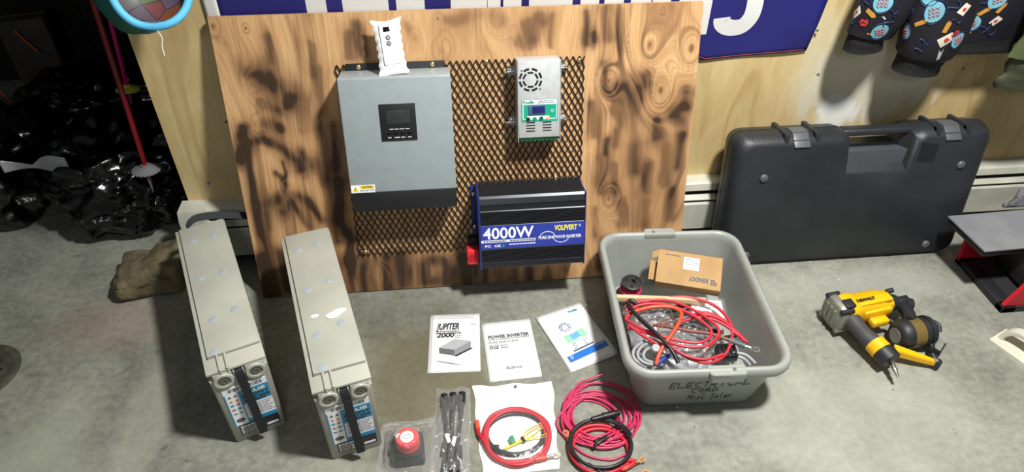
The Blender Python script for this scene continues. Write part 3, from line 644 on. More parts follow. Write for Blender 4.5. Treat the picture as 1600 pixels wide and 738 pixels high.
# ================================================================== GARMENTS
def cloth_tube(path, ra, rb, nt_=60, nphi=48, fold=.10, seed=0.):
    """returns surface function S(t, phi, off) with phi=0 facing the room"""
    P = spline(path, 12); n = len(P)-1; acc = [0.]
    for a_, b_ in zip(P, P[1:]): acc.append(acc[-1]+(b_-a_).length)
    def lerp(L, t): f = t*(len(L)-1); i = min(int(f), len(L)-2); return L[i]+(L[i+1]-L[i])*(f-i)
    def S(t, phi, off=0):
        s_ = min(max(t, 0), 1)*acc[-1]; i = min(max(int(np.searchsorted(acc, s_))-1, 0), n-1); q = (s_-acc[i])/(acc[i+1]-acc[i]); ti = (i+q)/n; c = P[i].lerp(P[i+1], q); d = (P[min(i+1, n)]-P[max(i-1, 0)]).normalized()
        x = Vector((1, 0, 0)); x = (x-d*x.dot(d)).normalized(); y = d.cross(x).normalized()
        if y.y > 0: y = -y
        a, b_ = lerp(ra, ti), lerp(rb, ti)
        w = 1+fold*fbm((math.cos(phi)*1.1+seed, math.sin(phi)*1.1, t*3.2+seed), 3)
        v = c+x*(math.sin(phi)*(a*w+off))+y*(math.cos(phi)*(b_*w+off))
        v.y = min(v.y, WY-.004); return v
    return S
def tube_mesh(S, t0, t1, n_t, n_p=48, off=0, thick=.003):
    bm = BM(); R = [[S(t0+(t1-t0)*j/n_t, 2*PI*i/n_p, off) for i in range(n_p)] for j in range(n_t+1)]
    R += [[S(t1, 2*PI*i/n_p, off-thick) for i in range(n_p)]]+[[S(t1-.02, 2*PI*i/n_p, off-thick) for i in range(n_p)]]
    R = [[S(t0+.03, 2*PI*i/n_p, off-thick) for i in range(n_p)], [S(t0, 2*PI*i/n_p, off-thick) for i in range(n_p)]]+R
    return loft(bm, R, cap=False)
PRINTB = mat('black_print_fabric', (24, 23, 34), .6, bump=(300, .2, .0008)); RIB = mat('black_rib_knit', (17, 18, 19), .8, bump=(260, .4, .0012))
pm = {k: mat('print_'+k, c_, .6) for k, c_ in dict(aqua=(118, 186, 204), pink=(190, 84, 90), orange=(200, 142, 58), red=(200, 58, 56), navy=(30, 44, 88), cream=(226, 216, 200), white=(222, 228, 232)).items()}  # aqua is darkened to carry the shadow on the jacket
def decal(S, t0, ph0, L, a, poly, off=.0018):
    """print patch: poly in metres (x across, y along), laid on the cloth"""
    bm = BM(); ctr = (sum(q[0] for q in poly)/len(poly), sum(q[1] for q in poly)/len(poly))
    f = lambda x, y: S(t0+y/L, ph0+x/a, off)
    R = [[f(ctr[0]+(q[0]-ctr[0])*s, ctr[1]+(q[1]-ctr[1])*s) for q in poly] for s in (.02, .35, .7, 1)]
    return loft(bm, R, cap=False)
circ = lambda rx_, ry_, n=18, c=(0, 0): [(c[0]+rx_*math.cos(2*PI*k/n), c[1]+ry_*math.sin(2*PI*k/n)) for k in range(n)]
def rot(poly, a): return [(x*math.cos(a)-y*math.sin(a), x*math.sin(a)+y*math.cos(a)) for x, y in poly]
def squiggle(S, t0, ph0, L, a, pts, r, off=.0012):
    bm = BM(); tube(bm, [S(t0+y/L, ph0+x/a, off) for x, y in [(q.x, q.y) for q in spline([(x, y, 0) for x, y in pts], 5)]], r, 5); return bm
GC = {}
def motif(S, parent, kind, tgt, L, a, ang=0, s=1):
    if id(S) not in GC: GC[id(S)] = [(S(i/90, -1.45+2.9*j/30), i/90, -1.45+2.9*j/30) for i in range(75) for j in range(31)]
    w_, t0, ph0 = min(GC[id(S)], key=lambda g: (g[0].x-tgt[0])**2+(g[0].z-tgt[2])**2)
    if kind == 'bubble':
        o = obj('printed_bubble', decal(S, t0, ph0, L, a, circ(.026*s, .028*s)), pm['aqua'], parent, 60)
        obj('bubble_outline', squiggle(S, t0, ph0, L, a, circ(.030*s, .032*s, 16)+[(.030*s, 0)], .0011), pm['navy'], o)
        for yy in (.009, -.001, -.010):
            pts = rot([((-.014+.0047*k)*s, (yy+.003*((-1)**k))*s) for k in range(7)], ang)
            obj('bubble_lettering', squiggle(S, t0, ph0, L, a, pts, .0011*s, .0024), pm['pink'], o)
    elif kind == 'card':
        o = obj('printed_card', decal(S, t0, ph0, L, a, rot([(-.016*s, -.012*s), (.016*s, -.012*s), (.016*s, .012*s), (-.016*s, .012*s)], ang)), pm['cream'], parent, 60)
        obj('card_mark', decal(S, t0, ph0, L, a, rot([(-.005*s, -.005*s), (.006*s, -.003*s), (.003*s, .006*s), (-.004*s, .004*s)], ang), .0026), pm['red'], o, 60)
    elif kind == 'lips':
        o = obj('printed_lips', decal(S, t0, ph0, L, a, rot([(-.014*s, 0), (-.008*s, .010*s), (0, .007*s), (.009*s, .010*s), (.014*s, 0), (.008*s, -.010*s), (-.006*s, -.011*s)], ang)), pm['red'], parent, 60)
        obj('lips_line', squiggle(S, t0, ph0, L, a, rot([(-.008*s, -.001*s), (0, .002*s), (.008*s, -.001*s)], ang), .0009, .0024), PRINTB, o)
    elif kind == 'bar':
        o = obj('printed_bar', decal(S, t0, ph0, L, a, rot([(-.017*s, -.005*s), (.010*s, -.006*s), (.016*s, -.002*s), (.016*s, .003*s), (.008*s, .006*s), (-.017*s, .006*s)], ang)), pm['orange'], parent, 60)
    elif kind == 'swirl':
        obj('printed_swirl', squiggle(S, t0, ph0, L, a, rot([(-.016*s, 0), (-.009*s, .008*s), (-.002*s, 0), (.003*s, -.008*s), (.011*s, -.003*s), (.013*s, .006*s)], ang), .0016*s), pm['navy'], parent)
    elif kind == 'star':
        obj('printed_star', decal(S, t0, ph0, L, a, rot([(-.004*s, -.014*s), (.003*s, -.012*s), (.006*s, .010*s), (.001*s, .002*s), (-.002*s, .012*s)], ang)), pm['white'], parent, 60)
J = thing('printed_jacket', 'black jacket with blue bubble and red lips print and black rib cuffs on the wall', 'jacket', (0, 0, 0))
s1 = [(1.104, 1.630, .652), (1.108, 1.628, .700), (1.122, 1.618, .79), (1.16, 1.612, .98), (1.25, 1.62, 1.2)]
S1 = cloth_tube(s1, [.050, .062, .074, .08, .085], [.034, .040, .048, .05, .05], fold=.10, seed=2)
obj('sleeve', tube_mesh(S1, .07, 1, 46), PRINTB, J, 60)
S1c = cloth_tube([(1.106, 1.631, .648), (1.105, 1.630, .672), (1.108, 1.628, .700), (1.110, 1.627, .706)], [.052, .050, .050, .056], [.034, .034, .034, .038], fold=.05)
obj('cuff', tube_mesh(S1c, 0, 1, 10), RIB, J, 60)
L1_ = .58
for k, tg, an, s_ in (('bubble', (1.1021, 1.575, 0.7155), 0.5, 0.95), ('bubble', (1.0821, 1.575, 0.7922), 0.3, 1), ('lips', (1.0632, 1.575, 0.7388), 0.2, 1.1), ('bar', (1.0694, 1.575, 0.7634), -0.3, 1.1), ('card', (1.0374, 1.575, 0.7596), 0.9, 1.1), ('swirl', (1.1135, 1.575, 0.7751), 0.5, 1.2), ('swirl', (1.0389, 1.575, 0.7313), 0.2, 1), ('swirl', (1.113, 1.575, 0.7454), 1.2, 1.3), ('star', (1.0979, 1.575, 0.7542), 1.2, 0.6), ('swirl', (1.0561, 1.575, 0.7866), 0.8, 1.2), ('bar', (1.0834, 1.575, 0.7059), 0.1, 0.6), ('bubble', (1.0937, 1.575, 0.8485), 0.3, 1), ('lips', (1.0474, 1.575, 0.8421), 0.3, 1)):
    motif(S1, J, k, tg, L1_, .068, an, s_*.85)
s2 = [(1.276, 1.622, .585), (1.280, 1.620, .640), (1.276, 1.606, .69), (1.262, 1.60, .80), (1.255, 1.605, .98), (1.27, 1.62, 1.2)]
S2 = cloth_tube(s2, [.062, .078, .086, .088, .09, .09], [.045, .055, .06, .06, .06, .05], fold=.10, seed=5)
obj('sleeve', tube_mesh(S2, .085, 1, 46), PRINTB, J, 60)
S2c = cloth_tube([(1.274, 1.622, .582), (1.276, 1.622, .61), (1.280, 1.619, .650)], [.064, .065, .070], [.044, .045, .05], fold=.04)
obj('cuff', tube_mesh(S2c, 0, 1, 10), RIB, J, 60)
L2_ = .64
for k, tg, an, s_ in (('bubble', (1.1846, 1.575, 0.7056), 0.2, 0.9), ('bubble', (1.2118, 1.575, 0.7768), 0.3, 1.1), ('lips', (1.1687, 1.575, 0.796), 0.3, 1.1), ('bar', (1.1951, 1.575, 0.7392), 0.5, 1.1), ('bar', (1.2508, 1.575, 0.7407), 1.4, 1.1), ('card', (1.2646, 1.575, 0.7044), 0.6, 1.3), ('lips', (1.283, 1.575, 0.726), 1, 0.9), ('swirl', (1.2229, 1.575, 0.6921), 0.3, 1.4), ('swirl', (1.2185, 1.575, 0.673), 0.8, 1.3), ('star', (1.2653, 1.575, 0.6659), 0.4, 1.3), ('bubble', (1.3002, 1.575, 0.7066), 0.2, 0.8), ('card', (1.2752, 1.575, 0.7861), 1, 1), ('swirl', (1.2457, 1.575, 0.7919), 1, 1.4), ('swirl', (1.2663, 1.575, 0.7602), 0.2, 1), ('swirl', (1.168, 1.575, 0.7601), 0.6, 1)):
    motif(S2, J, k, tg, L2_, .085, an, s_*.85)
s3 = [(1.48, 1.664, .655), (1.48, 1.662, .72), (1.47, 1.658, .85), (1.46, 1.66, 1.0), (1.44, 1.67, 1.22)]
S3 = cloth_tube(s3, [.19, .20, .205, .20, .16], [.036, .044, .05, .05, .04], fold=.12, seed=8)
obj('jacket_body', tube_mesh(S3, 0, 1, 46), PRINTB, J, 60)
S3h = cloth_tube([(1.48, 1.664, .618), (1.48, 1.664, .645), (1.48, 1.664, .672)], [.178, .184, .192], [.034, .036, .040], fold=.06, seed=8)
obj('hem_band', tube_mesh(S3h, 0, 1, 8), RIB, J, 60)
L3_ = .57
for k, tg, an, s_ in (('bubble', (1.3826, 1.618, 0.7127), 0.2, 1), ('bar', (1.3951, 1.618, 0.75), 0.7, 1.2), ('swirl', (1.4149, 1.618, 0.7045), 0.5, 1.4), ('card', (1.4445, 1.618, 0.7209), 0.9, 0.9), ('lips', (1.3563, 1.618, 0.7428), 0.4, 1), ('bubble', (1.4053, 1.618, 0.7799), 0.3, 1), ('swirl', (1.4446, 1.618, 0.6876), 0, 1.2), ('bar', (1.433, 1.618, 0.759), 1.1, 1), ('bar', (1.3802, 1.618, 0.6828), 0.1, 0.7), ('swirl', (1.3675, 1.618, 0.7678), 1, 1.3)):
    motif(S3, J, k, tg, L3_, .20, an, s_*.9)
rj = random.Random(12)
for S_, L_, a_, n_ in ((S1, L1_, .068, 12), (S2, L2_, .085, 14), (S3, L3_, .20, 22)):   # the print goes on up the garment
    for k in range(n_): motif(S_, J, ('bubble', 'swirl', 'bar', 'lips', 'swirl', 'card')[k % 6], S_(.36+.5*(k+rj.random())/n_, rj.uniform(-1.1, 1.1)), L_, a_, rj.uniform(0, 1.5), .95)
OLIVE = mat('olive_nylon', (88, 98, 62), .45, bump=(30, .5, .006)); OLIVED = mat('olive_dark', (58, 62, 42), .6, bump=(40, .4, .004))
G = thing('olive_jacket', 'olive green jacket hanging at the right edge beside the printed jacket', 'jacket', (0, 0, 0))
SG = cloth_tube([(1.645, 1.565, .645), (1.645, 1.56, .74), (1.65, 1.57, .9), (1.64, 1.60, 1.2)], [.165, .17, .175, .14], [.04, .044, .045, .03], fold=.16, seed=11)
obj('body', tube_mesh(SG, 0, 1, 40), OLIVE, G, 60)
SGh = cloth_tube([(1.645, 1.567, .545), (1.645, 1.567, .60), (1.645, 1.565, .668)], [.150, .156, .162], [.034, .036, .038], fold=.12, seed=12)
obj('lower_panel', tube_mesh(SGh, 0, 1, 14), OLIVED, G, 60)

# ================================================================== BATTERIES
CASE = mat('battery_case', (164, 165, 154), .42, var=(14, .07), bump=(500, .08, .0004)); LID = mat('battery_lid', (176, 177, 165), .42, var=(10, .06), bump=(500, .08, .0004))
IG0 = mat('print_soft_black', (52, 54, 58), .6); PLUG = mat('battery_plug', (160, 168, 174), .5); WEB = mat('black_webbing', (26, 28, 34), .75, bump=(700, .5, .0008)); TERM = mat('terminal_lead', (112, 110, 102), .4, .4)
LBLUE = mat('battery_label_blue', (34, 140, 186), .45); LBLK = mat('battery_label_black', (38, 36, 40), .45); ICO = mat('icon_orange', (206, 140, 70), .5); ICB = mat('icon_blue', (70, 160, 210), .5); ICR = mat('icon_pink', (206, 130, 120), .5)
def battery(x, y, th, label, seed, scar):
    rd = random.Random(seed)
    W, L, H = .126, .534, .266
    t = thing('battery', label, 'battery', T(x, y, 0) @ rz(th), 'grey front terminal batteries')
    # tapered case
    bm = BM(); loft(bm, [[(*q, z) for q in rrect(W-i*2, L-i*2, .005, 3, (W/2, L/2))] for z, i in ((0, .006), (.004, .004), (.226, .001), (.228, .001))]); obj('case', bm, CASE, t)
    # head under the lid, set back at the front where the terminals are
    bm = BM(); box2(bm, (.001, .020, .228), (W-.001, L-.001, .252), .001)
    box2(bm, (.001, .002, .228), (W-.001, .024, .233), .0005); obj('head', bm, CASE, t)
    bm = BM(); box2(bm, (0, .0, .251), (W, L, .259), .002); lid = obj('lid', bm, LID, t)
    bm = BM(); box2(bm, (.011, .046, .258), (W-.003, L-.002, .2645), .0012); obj('raised_cover', bm, LID, t)
    bm = BM(); box2(bm, (.0085, .0435, .2585), (.0112, L-.002, .2596)); box2(bm, (.0085, .0435, .2585), (W-.003, .0462, .2596)); obj('cover_groove', bm, mat('groove_shade', (120, 118, 106), .6), t, 0)  # groove is a flat strip with its shade put into the colour
    for px__, py__ in ((.030, .050), (.040, .16), (.092, .17), (.036, .31), (.090, .32), (.036, .47), (.088, .475)):
        bm = BM(); lathe(bm, [(.0105, .2635), (.0105, .2649), (.0098, .2652)], T(px__+rd.uniform(-.003, .003), py__+rd.uniform(-.008, .008), 0), 20); obj('vent_plug', bm, PLUG, t)
    for k in (0, 1):     # little gas pipes at the front left
        bm = BM(); cyl(bm, (.030+k*.016, .046, .261), (.030+k*.016, .001, .261), .003, n=10); cyl(bm, (.030+k*.016, .001, .2635), (.030+k*.016, .001, .249), .003, n=10); obj('gas_pipe', bm, LID, t)
    for cx_, up in ((.030, 0), (.098, 0)):
        bm = BM(); M = T(cx_, .018, .2265) @ rx(PI/2)
        lathe(bm, [(.022, 0), (.022, .020), (.0205, .0225), (.015, .0225), (.015, .019), (.011, .019), (.0, .019)], M, 26, cap=False)
        box2(bm, (cx_-.020, -.001, .228), (cx_+.020, .024, .2505), .003); br = obj('terminal_housing', bm, LID, t)
        bm = BM(); lathe(bm, [(.0135, .0), (.0135, .0195), (.008, .0200), (.008, .022), (.004, .022), (.0038, .020), (0, .020)], M, 22, cap=False); obj('terminal', bm, TERM, br)
    for cx_ in (.054, .074):
        bm = BM(); box(bm, (cx_, .008, .236), (.003, .018, .022), .0008); obj('strap_lug', bm, LID, t)
    # strap hanging over the label
    pts = spline([(.064, .030, .246), (.064, .008, .246), (.065, -.0035, .236), (.066, -.0075, .19), (.068, -.0095, .12), (.069, -.013, .055), (.070, -.017, .036), (.070, -.022, .037), (.0705, -.021, .06), (.067, -.0145, .15), (.066, -.0095, .215)], 5)
    bm = BM(); ribbon(bm, pts, (1, 0, .0), .0185, .0022); obj('handle_strap', bm, WEB, t, 50)
    pts = spline([(.030, L-.004, .262), (.040, L+.004, .272), (.060, L+.012, .277), (.10, L+.018, .268), (.15, L+.02, .250), (.20, L+.022, .228)], 5)
    if seed == 1:
        bm = BM(); ribbon(bm, pts, (.05, .75, .65), .02, .002); obj('rear_strap', bm, WEB, t, 50)
    # label on the front face (slightly sloped): frame x right, y up, z out
    sl = math.atan2(.005, .226); F = T(0, -.0, 0) @ frame((0, .0042, .0), (1, 0, 0), (0, -math.sin(sl)*.6, math.cos(sl)), (0, -math.cos(sl), -math.sin(sl)*.6))
    def lab(name, bm, m, par, sm=0):
        o = obj(name, bm, m, par, sm)
        if par is t: o.matrix_local = F
        return o
    z0 = .0012
    bm = BM(); box2(bm, (.016, .060, z0-.001), (.112, .196, z0)); lb = lab('label', bm, PWHITE, t)
    bm = BM(); rr = random.Random(3); x_ = .027
    while x_ < .101:
        w = rr.choice((.0008, .0012, .0022)); box2(bm, (x_, .181, z0-.0002), (x_+w, .192, z0+.0003)); x_ += w+rr.choice((.0008, .0012, .002))
    lab('barcode', bm, INK, lb)
    bm = BM(); box2(bm, (.046, .126, z0-.0002), (.112, .1765, z0+.0003)); box2(bm, (.046, .060, z0-.0002), (.112, .073, z0+.0003)); box2(bm, (.016, .060, z0-.0002), (.0185, .1765, z0+.0003)); box2(bm, (.046, .073, z0-.0002), (.049, .126, z0+.0003)); lab('blue_panel', bm, LBLUE, lb)
    for s_, y_, m_, w_ in (('TRUE', .160, mat('label_cream', (226, 222, 196), .5), .052), ('FRONT', .1475, LBLK, .058), ('ACCESS', .135, LBLK, .058)):
        text('title_lettering', s_, .0165, lb, m_, (.052, y_, z0+.0004), width=w_, bold=.0005, ysc=.8)
    bm = BM(); box2(bm, (.058, .1285, z0), (.100, .1325, z0+.0004)); lab('title_bar', bm, LBLK, lb)
    bm = BM(); dashes(bm, .053, .119, .110, 7, .0062, .0018, z0+.0002, rr, .8, .003, .008); lab('small_print', bm, INKG, lb)
    for k in range(5):
        for j in range(2):
            cx_, cy_ = .026+j*.0125, .166-k*.0155; m_ = (INKG, ICO, (ICB, ICR)[j], (ICR, ICB)[j], INKG)[k]; bm = BM()
            if k < 2: prism(bm, [(cx_-.0045, cy_-.004), (cx_+.0045, cy_-.004), (cx_, cy_+.0045)], z0-.0002, z0+.0003)
            elif k < 4: prism(bm, [(cx_+.0048*math.cos(a*.5236), cy_+.0042*math.sin(a*.5236)) for a in range(12)], z0-.0002, z0+.0003)
            else: box2(bm, (cx_-.004, cy_-.002, z0-.0002), (cx_+.004, cy_+.002, z0+.0003))
            lab('safety_icon', bm, m_, lb)
    bm = BM(); prism(bm, [(.032+.0105*math.cos(a*.3927), .078+.0075*math.sin(a*.3927)) for a in range(16)], z0-.0002, z0+.0003); lab('approval_mark', bm, INKG, lb)
    bm = BM(); box2(bm, (.022, .022, z0-.001), (.112, .058, z0)); l2 = lab('warning_label', bm, LBLK, t)
    bm = BM(); dashes(bm, .025, .0515, .076, 1, .005, .0045, z0+.0002, rr, .85, .004, .009); dashes(bm, .025, .045, .076, 5, .0046, .0018, z0+.0002, rr, .75, .003, .007); box2(bm, (.082, .027, z0-.0002), (.109, .034, z0+.0003)); lab('warning_print', bm, PWHITE, l2)
    if scar:
        for cx_, cy_, s_ in ((.040, .215, .007), (.082, .205, .014), (.098, .212, .010)):
            bm = BM(); pts = []
            for k in range(11): a = 2*PI*k/11; q = s_*(.85+.3*rd.random()); pts.append((cx_+1.4*q*math.cos(a), cy_+.7*q*math.sin(a)))
            prism(bm, pts, .2644, .2652+.0006*s_*100); obj('torn_sticker', bm, PWHITE, t, 0)
    return t
battery(-.5464, 1.0026, .3676, 'long grey battery farther left with its back strap up beside the wall heater', 1, False)
battery(-.3160, .9343, .265, 'long grey battery with white torn sticker scraps on its lid', 2, True)

# ================================================================== MANUALS
PAPER = mat('white_paper', (226, 227, 226), .6, bump=(30, .06, .002)); PAPER2 = mat('white_glossy_paper', (240, 242, 244), .35)
def booklet(name, label, tl, tr, br, bl_, curl, pages=2):
    o_ = Vector(bl_); x = (Vector(br)-o_); w = x.length; x.normalize(); y = Vector((0, 0, 1)).cross(x); h = (Vector(tl)-o_).dot(y)
    t = thing(name, label, 'booklet', frame(o_, x, y, Vector((0, 0, 1))))
    for k in range(pages):
        def g(a, b_, k=k): return Vector((a*w+.0015*k*(b_-.5), b_*h-.002*k, .0012+.0016*(pages-1-k)+curl(a, b_)*(1-.25*k)))
        bm = BM(); grid(bm, g, 10, 14); o = obj('cover' if k == 0 else 'pages', bm, PAPER, t, 60); s_ = o.modifiers.new('thick', 'SOLIDIFY'); s_.thickness = .0008; s_.offset = -1
    return t, w, h, .0012+.0016*(pages-1)+.0003
t, w, h, z = booklet('inverter_manual', 'white manual with bold black heading and grey inverter picture, leftmost of three', (-0.0965, 1.3814, 0), (0.0449, 1.3708, 0), (0.0479, 1.1698, 0), (-0.091, 1.1766, 0), lambda a, b_: .0)
t.name = 'inverter_manual'
text('heading_lettering', 'JUPITER', .034, t, INK, (w*.13, h*.72, z), width=w*.46, bold=.0012, shear=.25, ysc=.95)
bm = BM(); dashes(bm, w*.13, h*.685, w*.62, 2, .007, .0035, z, rnd, .8, .003, .008); obj('subtitle_print', bm, INK, t, 0)
text('rating_lettering', '2000', .030, t, INK, (w*.14, h*.58, z), width=w*.36, bold=.001, shear=.2, ysc=.8)
bm = BM(); dashes(bm, w*.51, h*.60, w*.62, 2, .006, .0025, z, rnd, .8, .002, .005); dashes(bm, w*.82, h*.80, w*.92, 1, .006, .002, z, rnd, .8, .002, .005); obj('rating_print', bm, INKG, t, 0)
IG1 = mat('print_light_grey', (170, 172, 176), .6); IG2 = mat('print_mid_grey', (138, 140, 146), .6)
bm = BM(); prism(bm, [(w*.20, h*.40), (w*.50, h*.545), (w*.82, h*.50), (w*.50, h*.355)], z-.0001, z+.0003); pic = obj('inverter_picture', bm, IG1, t, 0)
bm = BM(); prism(bm, [(w*.20, h*.40), (w*.50, h*.355), (w*.50, h*.255), (w*.21, h*.305)], z-.0001, z+.0003); obj('picture_front', bm, INKG, pic, 0)
bm = BM(); prism(bm, [(w*.50, h*.355), (w*.82, h*.50), (w*.82, h*.385), (w*.50, h*.255)], z-.0001, z+.0003); obj('picture_side', bm, IG2, pic, 0)
bm = BM(); prism(bm, [(w*.50, h*.255), (w*.82, h*.385), (w*.86, h*.375), (w*.54, h*.24)], z-.0001, z+.0002); obj('picture_base', bm, INK, pic, 0)
bm = BM()
for a, c_ in (((.05, .03), (.06, .93)), ((.88, .04), (.885, .93)), ((.05, .92), (.88, .93))): box2(bm, (w*a[0], h*a[1], z-.0001), (w*c_[0], h*c_[1], z+.0003))
dashes(bm, w*.18, h*.955, w*.9, 1, .006, .002, z, rnd, .7); obj('border_print', bm, IG1, t, 0)
bm = BM()
for k in range(3): prism(bm, [(w*(.06+.8*q), h*(.10+.028*k+.03*math.sin(q*5+k))) for q in [i/16 for i in range(17)]]+[(w*(.06+.8*q), h*(.112+.028*k+.034*math.sin(q*5+k))) for q in [i/16 for i in range(16, -1, -1)]], z-.0001, z+.0002)
obj('wave_print', bm, mat('print_pale_grey', (212, 213, 216), .6), t, 0)

t, w, h, z = booklet('inverter_manual', 'plain white manual headed POWER INVERTER lying between two other manuals', (0.0589, 1.3349, 0), (0.1976, 1.3441, 0), (0.2065, 1.138, 0), (0.0686, 1.1322, 0), lambda a, b_: .001*(a*(1-a)))
t.name = 'inverter_manual'
text('heading_lettering', 'POWER INVERTER', .016, t, mat('print_dark_grey', (70, 72, 78), .6), (w*.10, h*.70, z+.0005), width=w*.82, bold=.0006)
bm = BM(); box2(bm, (w*.10, h*.675, z+.0003), (w*.93, h*.683, z+.0007)); obj('heading_rule', bm, INKG, t, 0)
text('subtitle_lettering', 'PURE SINE WAVE', .012, t, INKG, (w*.10, h*.61, z+.0005), width=w*.58)
bm = BM(); box2(bm, (w*.10, h*.515, z+.0003), (w*.27, h*.585, z+.0006)); vb = obj('voltage_patch', bm, INKG, t, 0)
text('voltage_lettering', '12V', .016, vb, PWHITE, (w*.12, h*.525, z+.0008), width=w*.13, bold=.0003)
bm = BM(); dashes(bm, w*.32, h*.567, w*.48, 2, .008, .003, z+.0005, rnd, .8); obj('small_print', bm, INKG, t, 0)
text('logo_lettering', 'Aco', .017, t, INK, (w*.34, h*.155, z+.0005), width=w*.15, shear=.3)
text('logo_lettering', 'POWER', .010, t, INK, (w*.49, h*.155, z+.0005), width=w*.17)

t, w, h, z = booklet('controller_manual', 'white manual with a green and grey charge controller picture and blue strip', (0.2197, 1.3445, 0), (0.3544, 1.3982, 0), (0.4174, 1.1918, 0), (0.2823, 1.1456, 0), lambda a, b_: .007*a*a*(1-b_)+.003*(1-b_)*a, 3)
zf = lambda a, b_: z+.0004+.007*a*a*(1-b_)+.003*(1-b_)*a
def onpage(name, poly, m_, dz=0, par=None):
    bm = BM()
    R_ = [[(w*a, h*b_, zf(a, b_)+dz+e) for a, b_ in poly] for e in (-.0004, .0002)]; loft(bm, R_); return obj(name, bm, m_, par or t, 0)
text('brand_lettering', 'PowMr', .012, t, LBLUE, (w*.66, h*.88, zf(.75, .88)), width=w*.20, bold=.0004)
pc = onpage('controller_picture', [(.22, .90-.16), (.66, .83-.05), (.70, .28), (.26, .24)], mat('print_pale_blue', (214, 222, 240), .5))
onpage('picture_label', [(.26, .53), (.70, .56), (.71, .42), (.27, .39)], mat('print_mint', (150, 212, 176), .5), .0004, pc)
onpage('picture_screen', [(.38, .52), (.57, .535), (.58, .44), (.39, .43)], mat('print_sky', (110, 170, 226), .5), .0008, pc)
bm = BM()
for r_ in (.0105, .0155):
    for k in range(8):
        a0 = k*PI/4+.1; tube(bm, [(w*.40+r_*math.cos(a0+.6*j/4), h*.665+r_*math.sin(a0+.6*j/4), zf(.4, .66)+.0006) for j in range(5)], .0014, 4)
obj('picture_fan', bm, INKG, pc)
bm = BM()
for a in (.34, .58):
    for i in range(3):
        for k in range(5): box(bm, (w*(a+.045*i), h*(.375-.022*k), zf(a, .33)+.0006), (.0035, .002, .0004))
obj('picture_slots', bm, INK, pc, 0)
onpage('picture_base_strip', [(.27, .265), (.71, .285), (.71, .262), (.27, .24)], INKG, .0004, pc)
bs = onpage('blue_strip', [(.09, .205), (.93, .245), (.93, .135), (.09, .105)], mat('print_strong_blue', (30, 110, 200), .45))
bm = BM()
for k in range(2):
    x_ = .14
    while x_ < .88-.2*k: q = rnd.uniform(.02, .05); box(bm, (w*(x_+q/2), h*(.185-.030*k+.04*(x_-.1)), zf(x_+q/2, .17)+.0005), (w*q*.85, .0026, .0004)); x_ += q*1.2
obj('strip_print', bm, PWHITE, bs, 0)

# ================================================================== BAGS AND CABLES ON THE FLOOR
REDC = mat('red_cable', (190, 30, 48), .4, bump=(300, .05)); BLKC = mat('black_cable', (26, 26, 30), .38); PINKC = mat('pink_red_wire', (190, 48, 90), .4); YELC = mat('yellow_wire', (232, 206, 40), .45); ORGT = mat('orange_heatshrink', (214, 84, 60), .4)
def lug(parent, p, d, name='ring_lug', m_=COPPER, s=1.):
    p = Vector(p); d = Vector((d[0], d[1], 0)).normalized(); y = Vector((0, 0, 1)).cross(d); F_ = frame(p, d, y, Vector((0, 0, 1)))
    bm = BM(); lathe(bm, [(.0075*s, -.001), (.0075*s, .001), (.004*s, .001), (.004*s, -.001), (.0075*s, -.001)], F_ @ T(.018*s, 0, 0), 18, cap=False)
    box(bm, F_ @ Vector((.009*s, 0, 0)), (.006*s, .009*s, .002), 0, R=F_.to_3x3().to_4x4()); cyl(bm, F_ @ Vector((-.010*s, 0, 0)), F_ @ Vector((.006*s, 0, 0)), .0042*s, n=12)
    return obj(name, bm, m_, parent)
def coil(c, r, loops, wire, seed, squash=1., jit=.12, a0=0., z0=0., rise=.6, lay=4, ell=0.):
    """hand-wound coil as one wire; c centre, r mean radius"""
    rd = random.Random(seed); pts = []; N = int(loops*14)
    offs = [(rd.uniform(-1, 1)*jit*r, rd.uniform(-1, 1)*jit*r, 1+rd.uniform(-1, 1)*jit) for _ in range(int(loops)+3)]
    for i in range(N+1):
        f = i/14; k = int(f); q = f-k; q = q*q*(3-2*q); A, B_ = offs[k], offs[k+1]
        ox, oy, s_ = [A[j]+(B_[j]-A[j])*q for j in range(3)]
        a = a0+2*PI*f; e = 1+ell*math.cos(2*a)
        layer = (k+q) % lay if rise else 0
        z = z0+wire+wire*2*rise*abs(((k+q) % (2*lay))-lay)+wire*.9*(1+math.sin(a*1.7+seed))
        pts.append(Vector((c[0]+ox+r*s_*e*math.cos(a), c[1]+oy+r*s_*e*squash*math.sin(a), z)))
    return pts

# white zip pouch with cable set
zc = [Vector((0.0248, 1.1199, 0)), Vector((0.2302, 1.1149, 0)), Vector((0.2105, 0.8673, 0)), Vector((0.0334, 0.863, 0))]   # tl tr br bl
def zb(a, b_): return (zc[3]*(1-a)+zc[2]*a)*(1-b_)+(zc[0]*(1-a)+zc[1]*a)*b_
ZBAG = thing('zip_pouch', 'white plastic zip pouch with clear front holding a red cable coil', 'pouch', (zc[0]+zc[1]+zc[2]+zc[3])/4)
org = (zc[0]+zc[1]+zc[2]+zc[3])/4
WPL = mat('white_polythene', (238, 239, 240), .35, bump=(26, .6, .006)); CLR = film('clear_film', base=.035, bscale=34, bstr=.6, haze=.04)
def pill(a, b_): return (max(0, 1-abs(2*a-1)**4)*max(0, 1-abs(2*b_-1)**4))
bm = BM(); grid(bm, lambda a, b_: zb(a+.012*math.sin(b_*17), b_+.012*math.sin(a*13+1)*(b_ > .5)*b_)-org+Vector((0, 0, .0015+.0035*pill(a, b_)+.004*abs(fbm((a*4, b_*4, 2)))*max(0, b_-.6)*2.2)), 40, 40)
o = obj('white_back_sheet', bm, WPL, ZBAG, 60)
def film_h(a, b_):
    p_ = zb(a, b_); d = math.hypot(p_.x-zcen.x, p_.y-zcen.y); k_ = max(0, min(1, (.125-d)/.075)); return .026*k_*k_*(3-2*k_)
zcen = Vector((0.1184, 0.9567, 0.008))
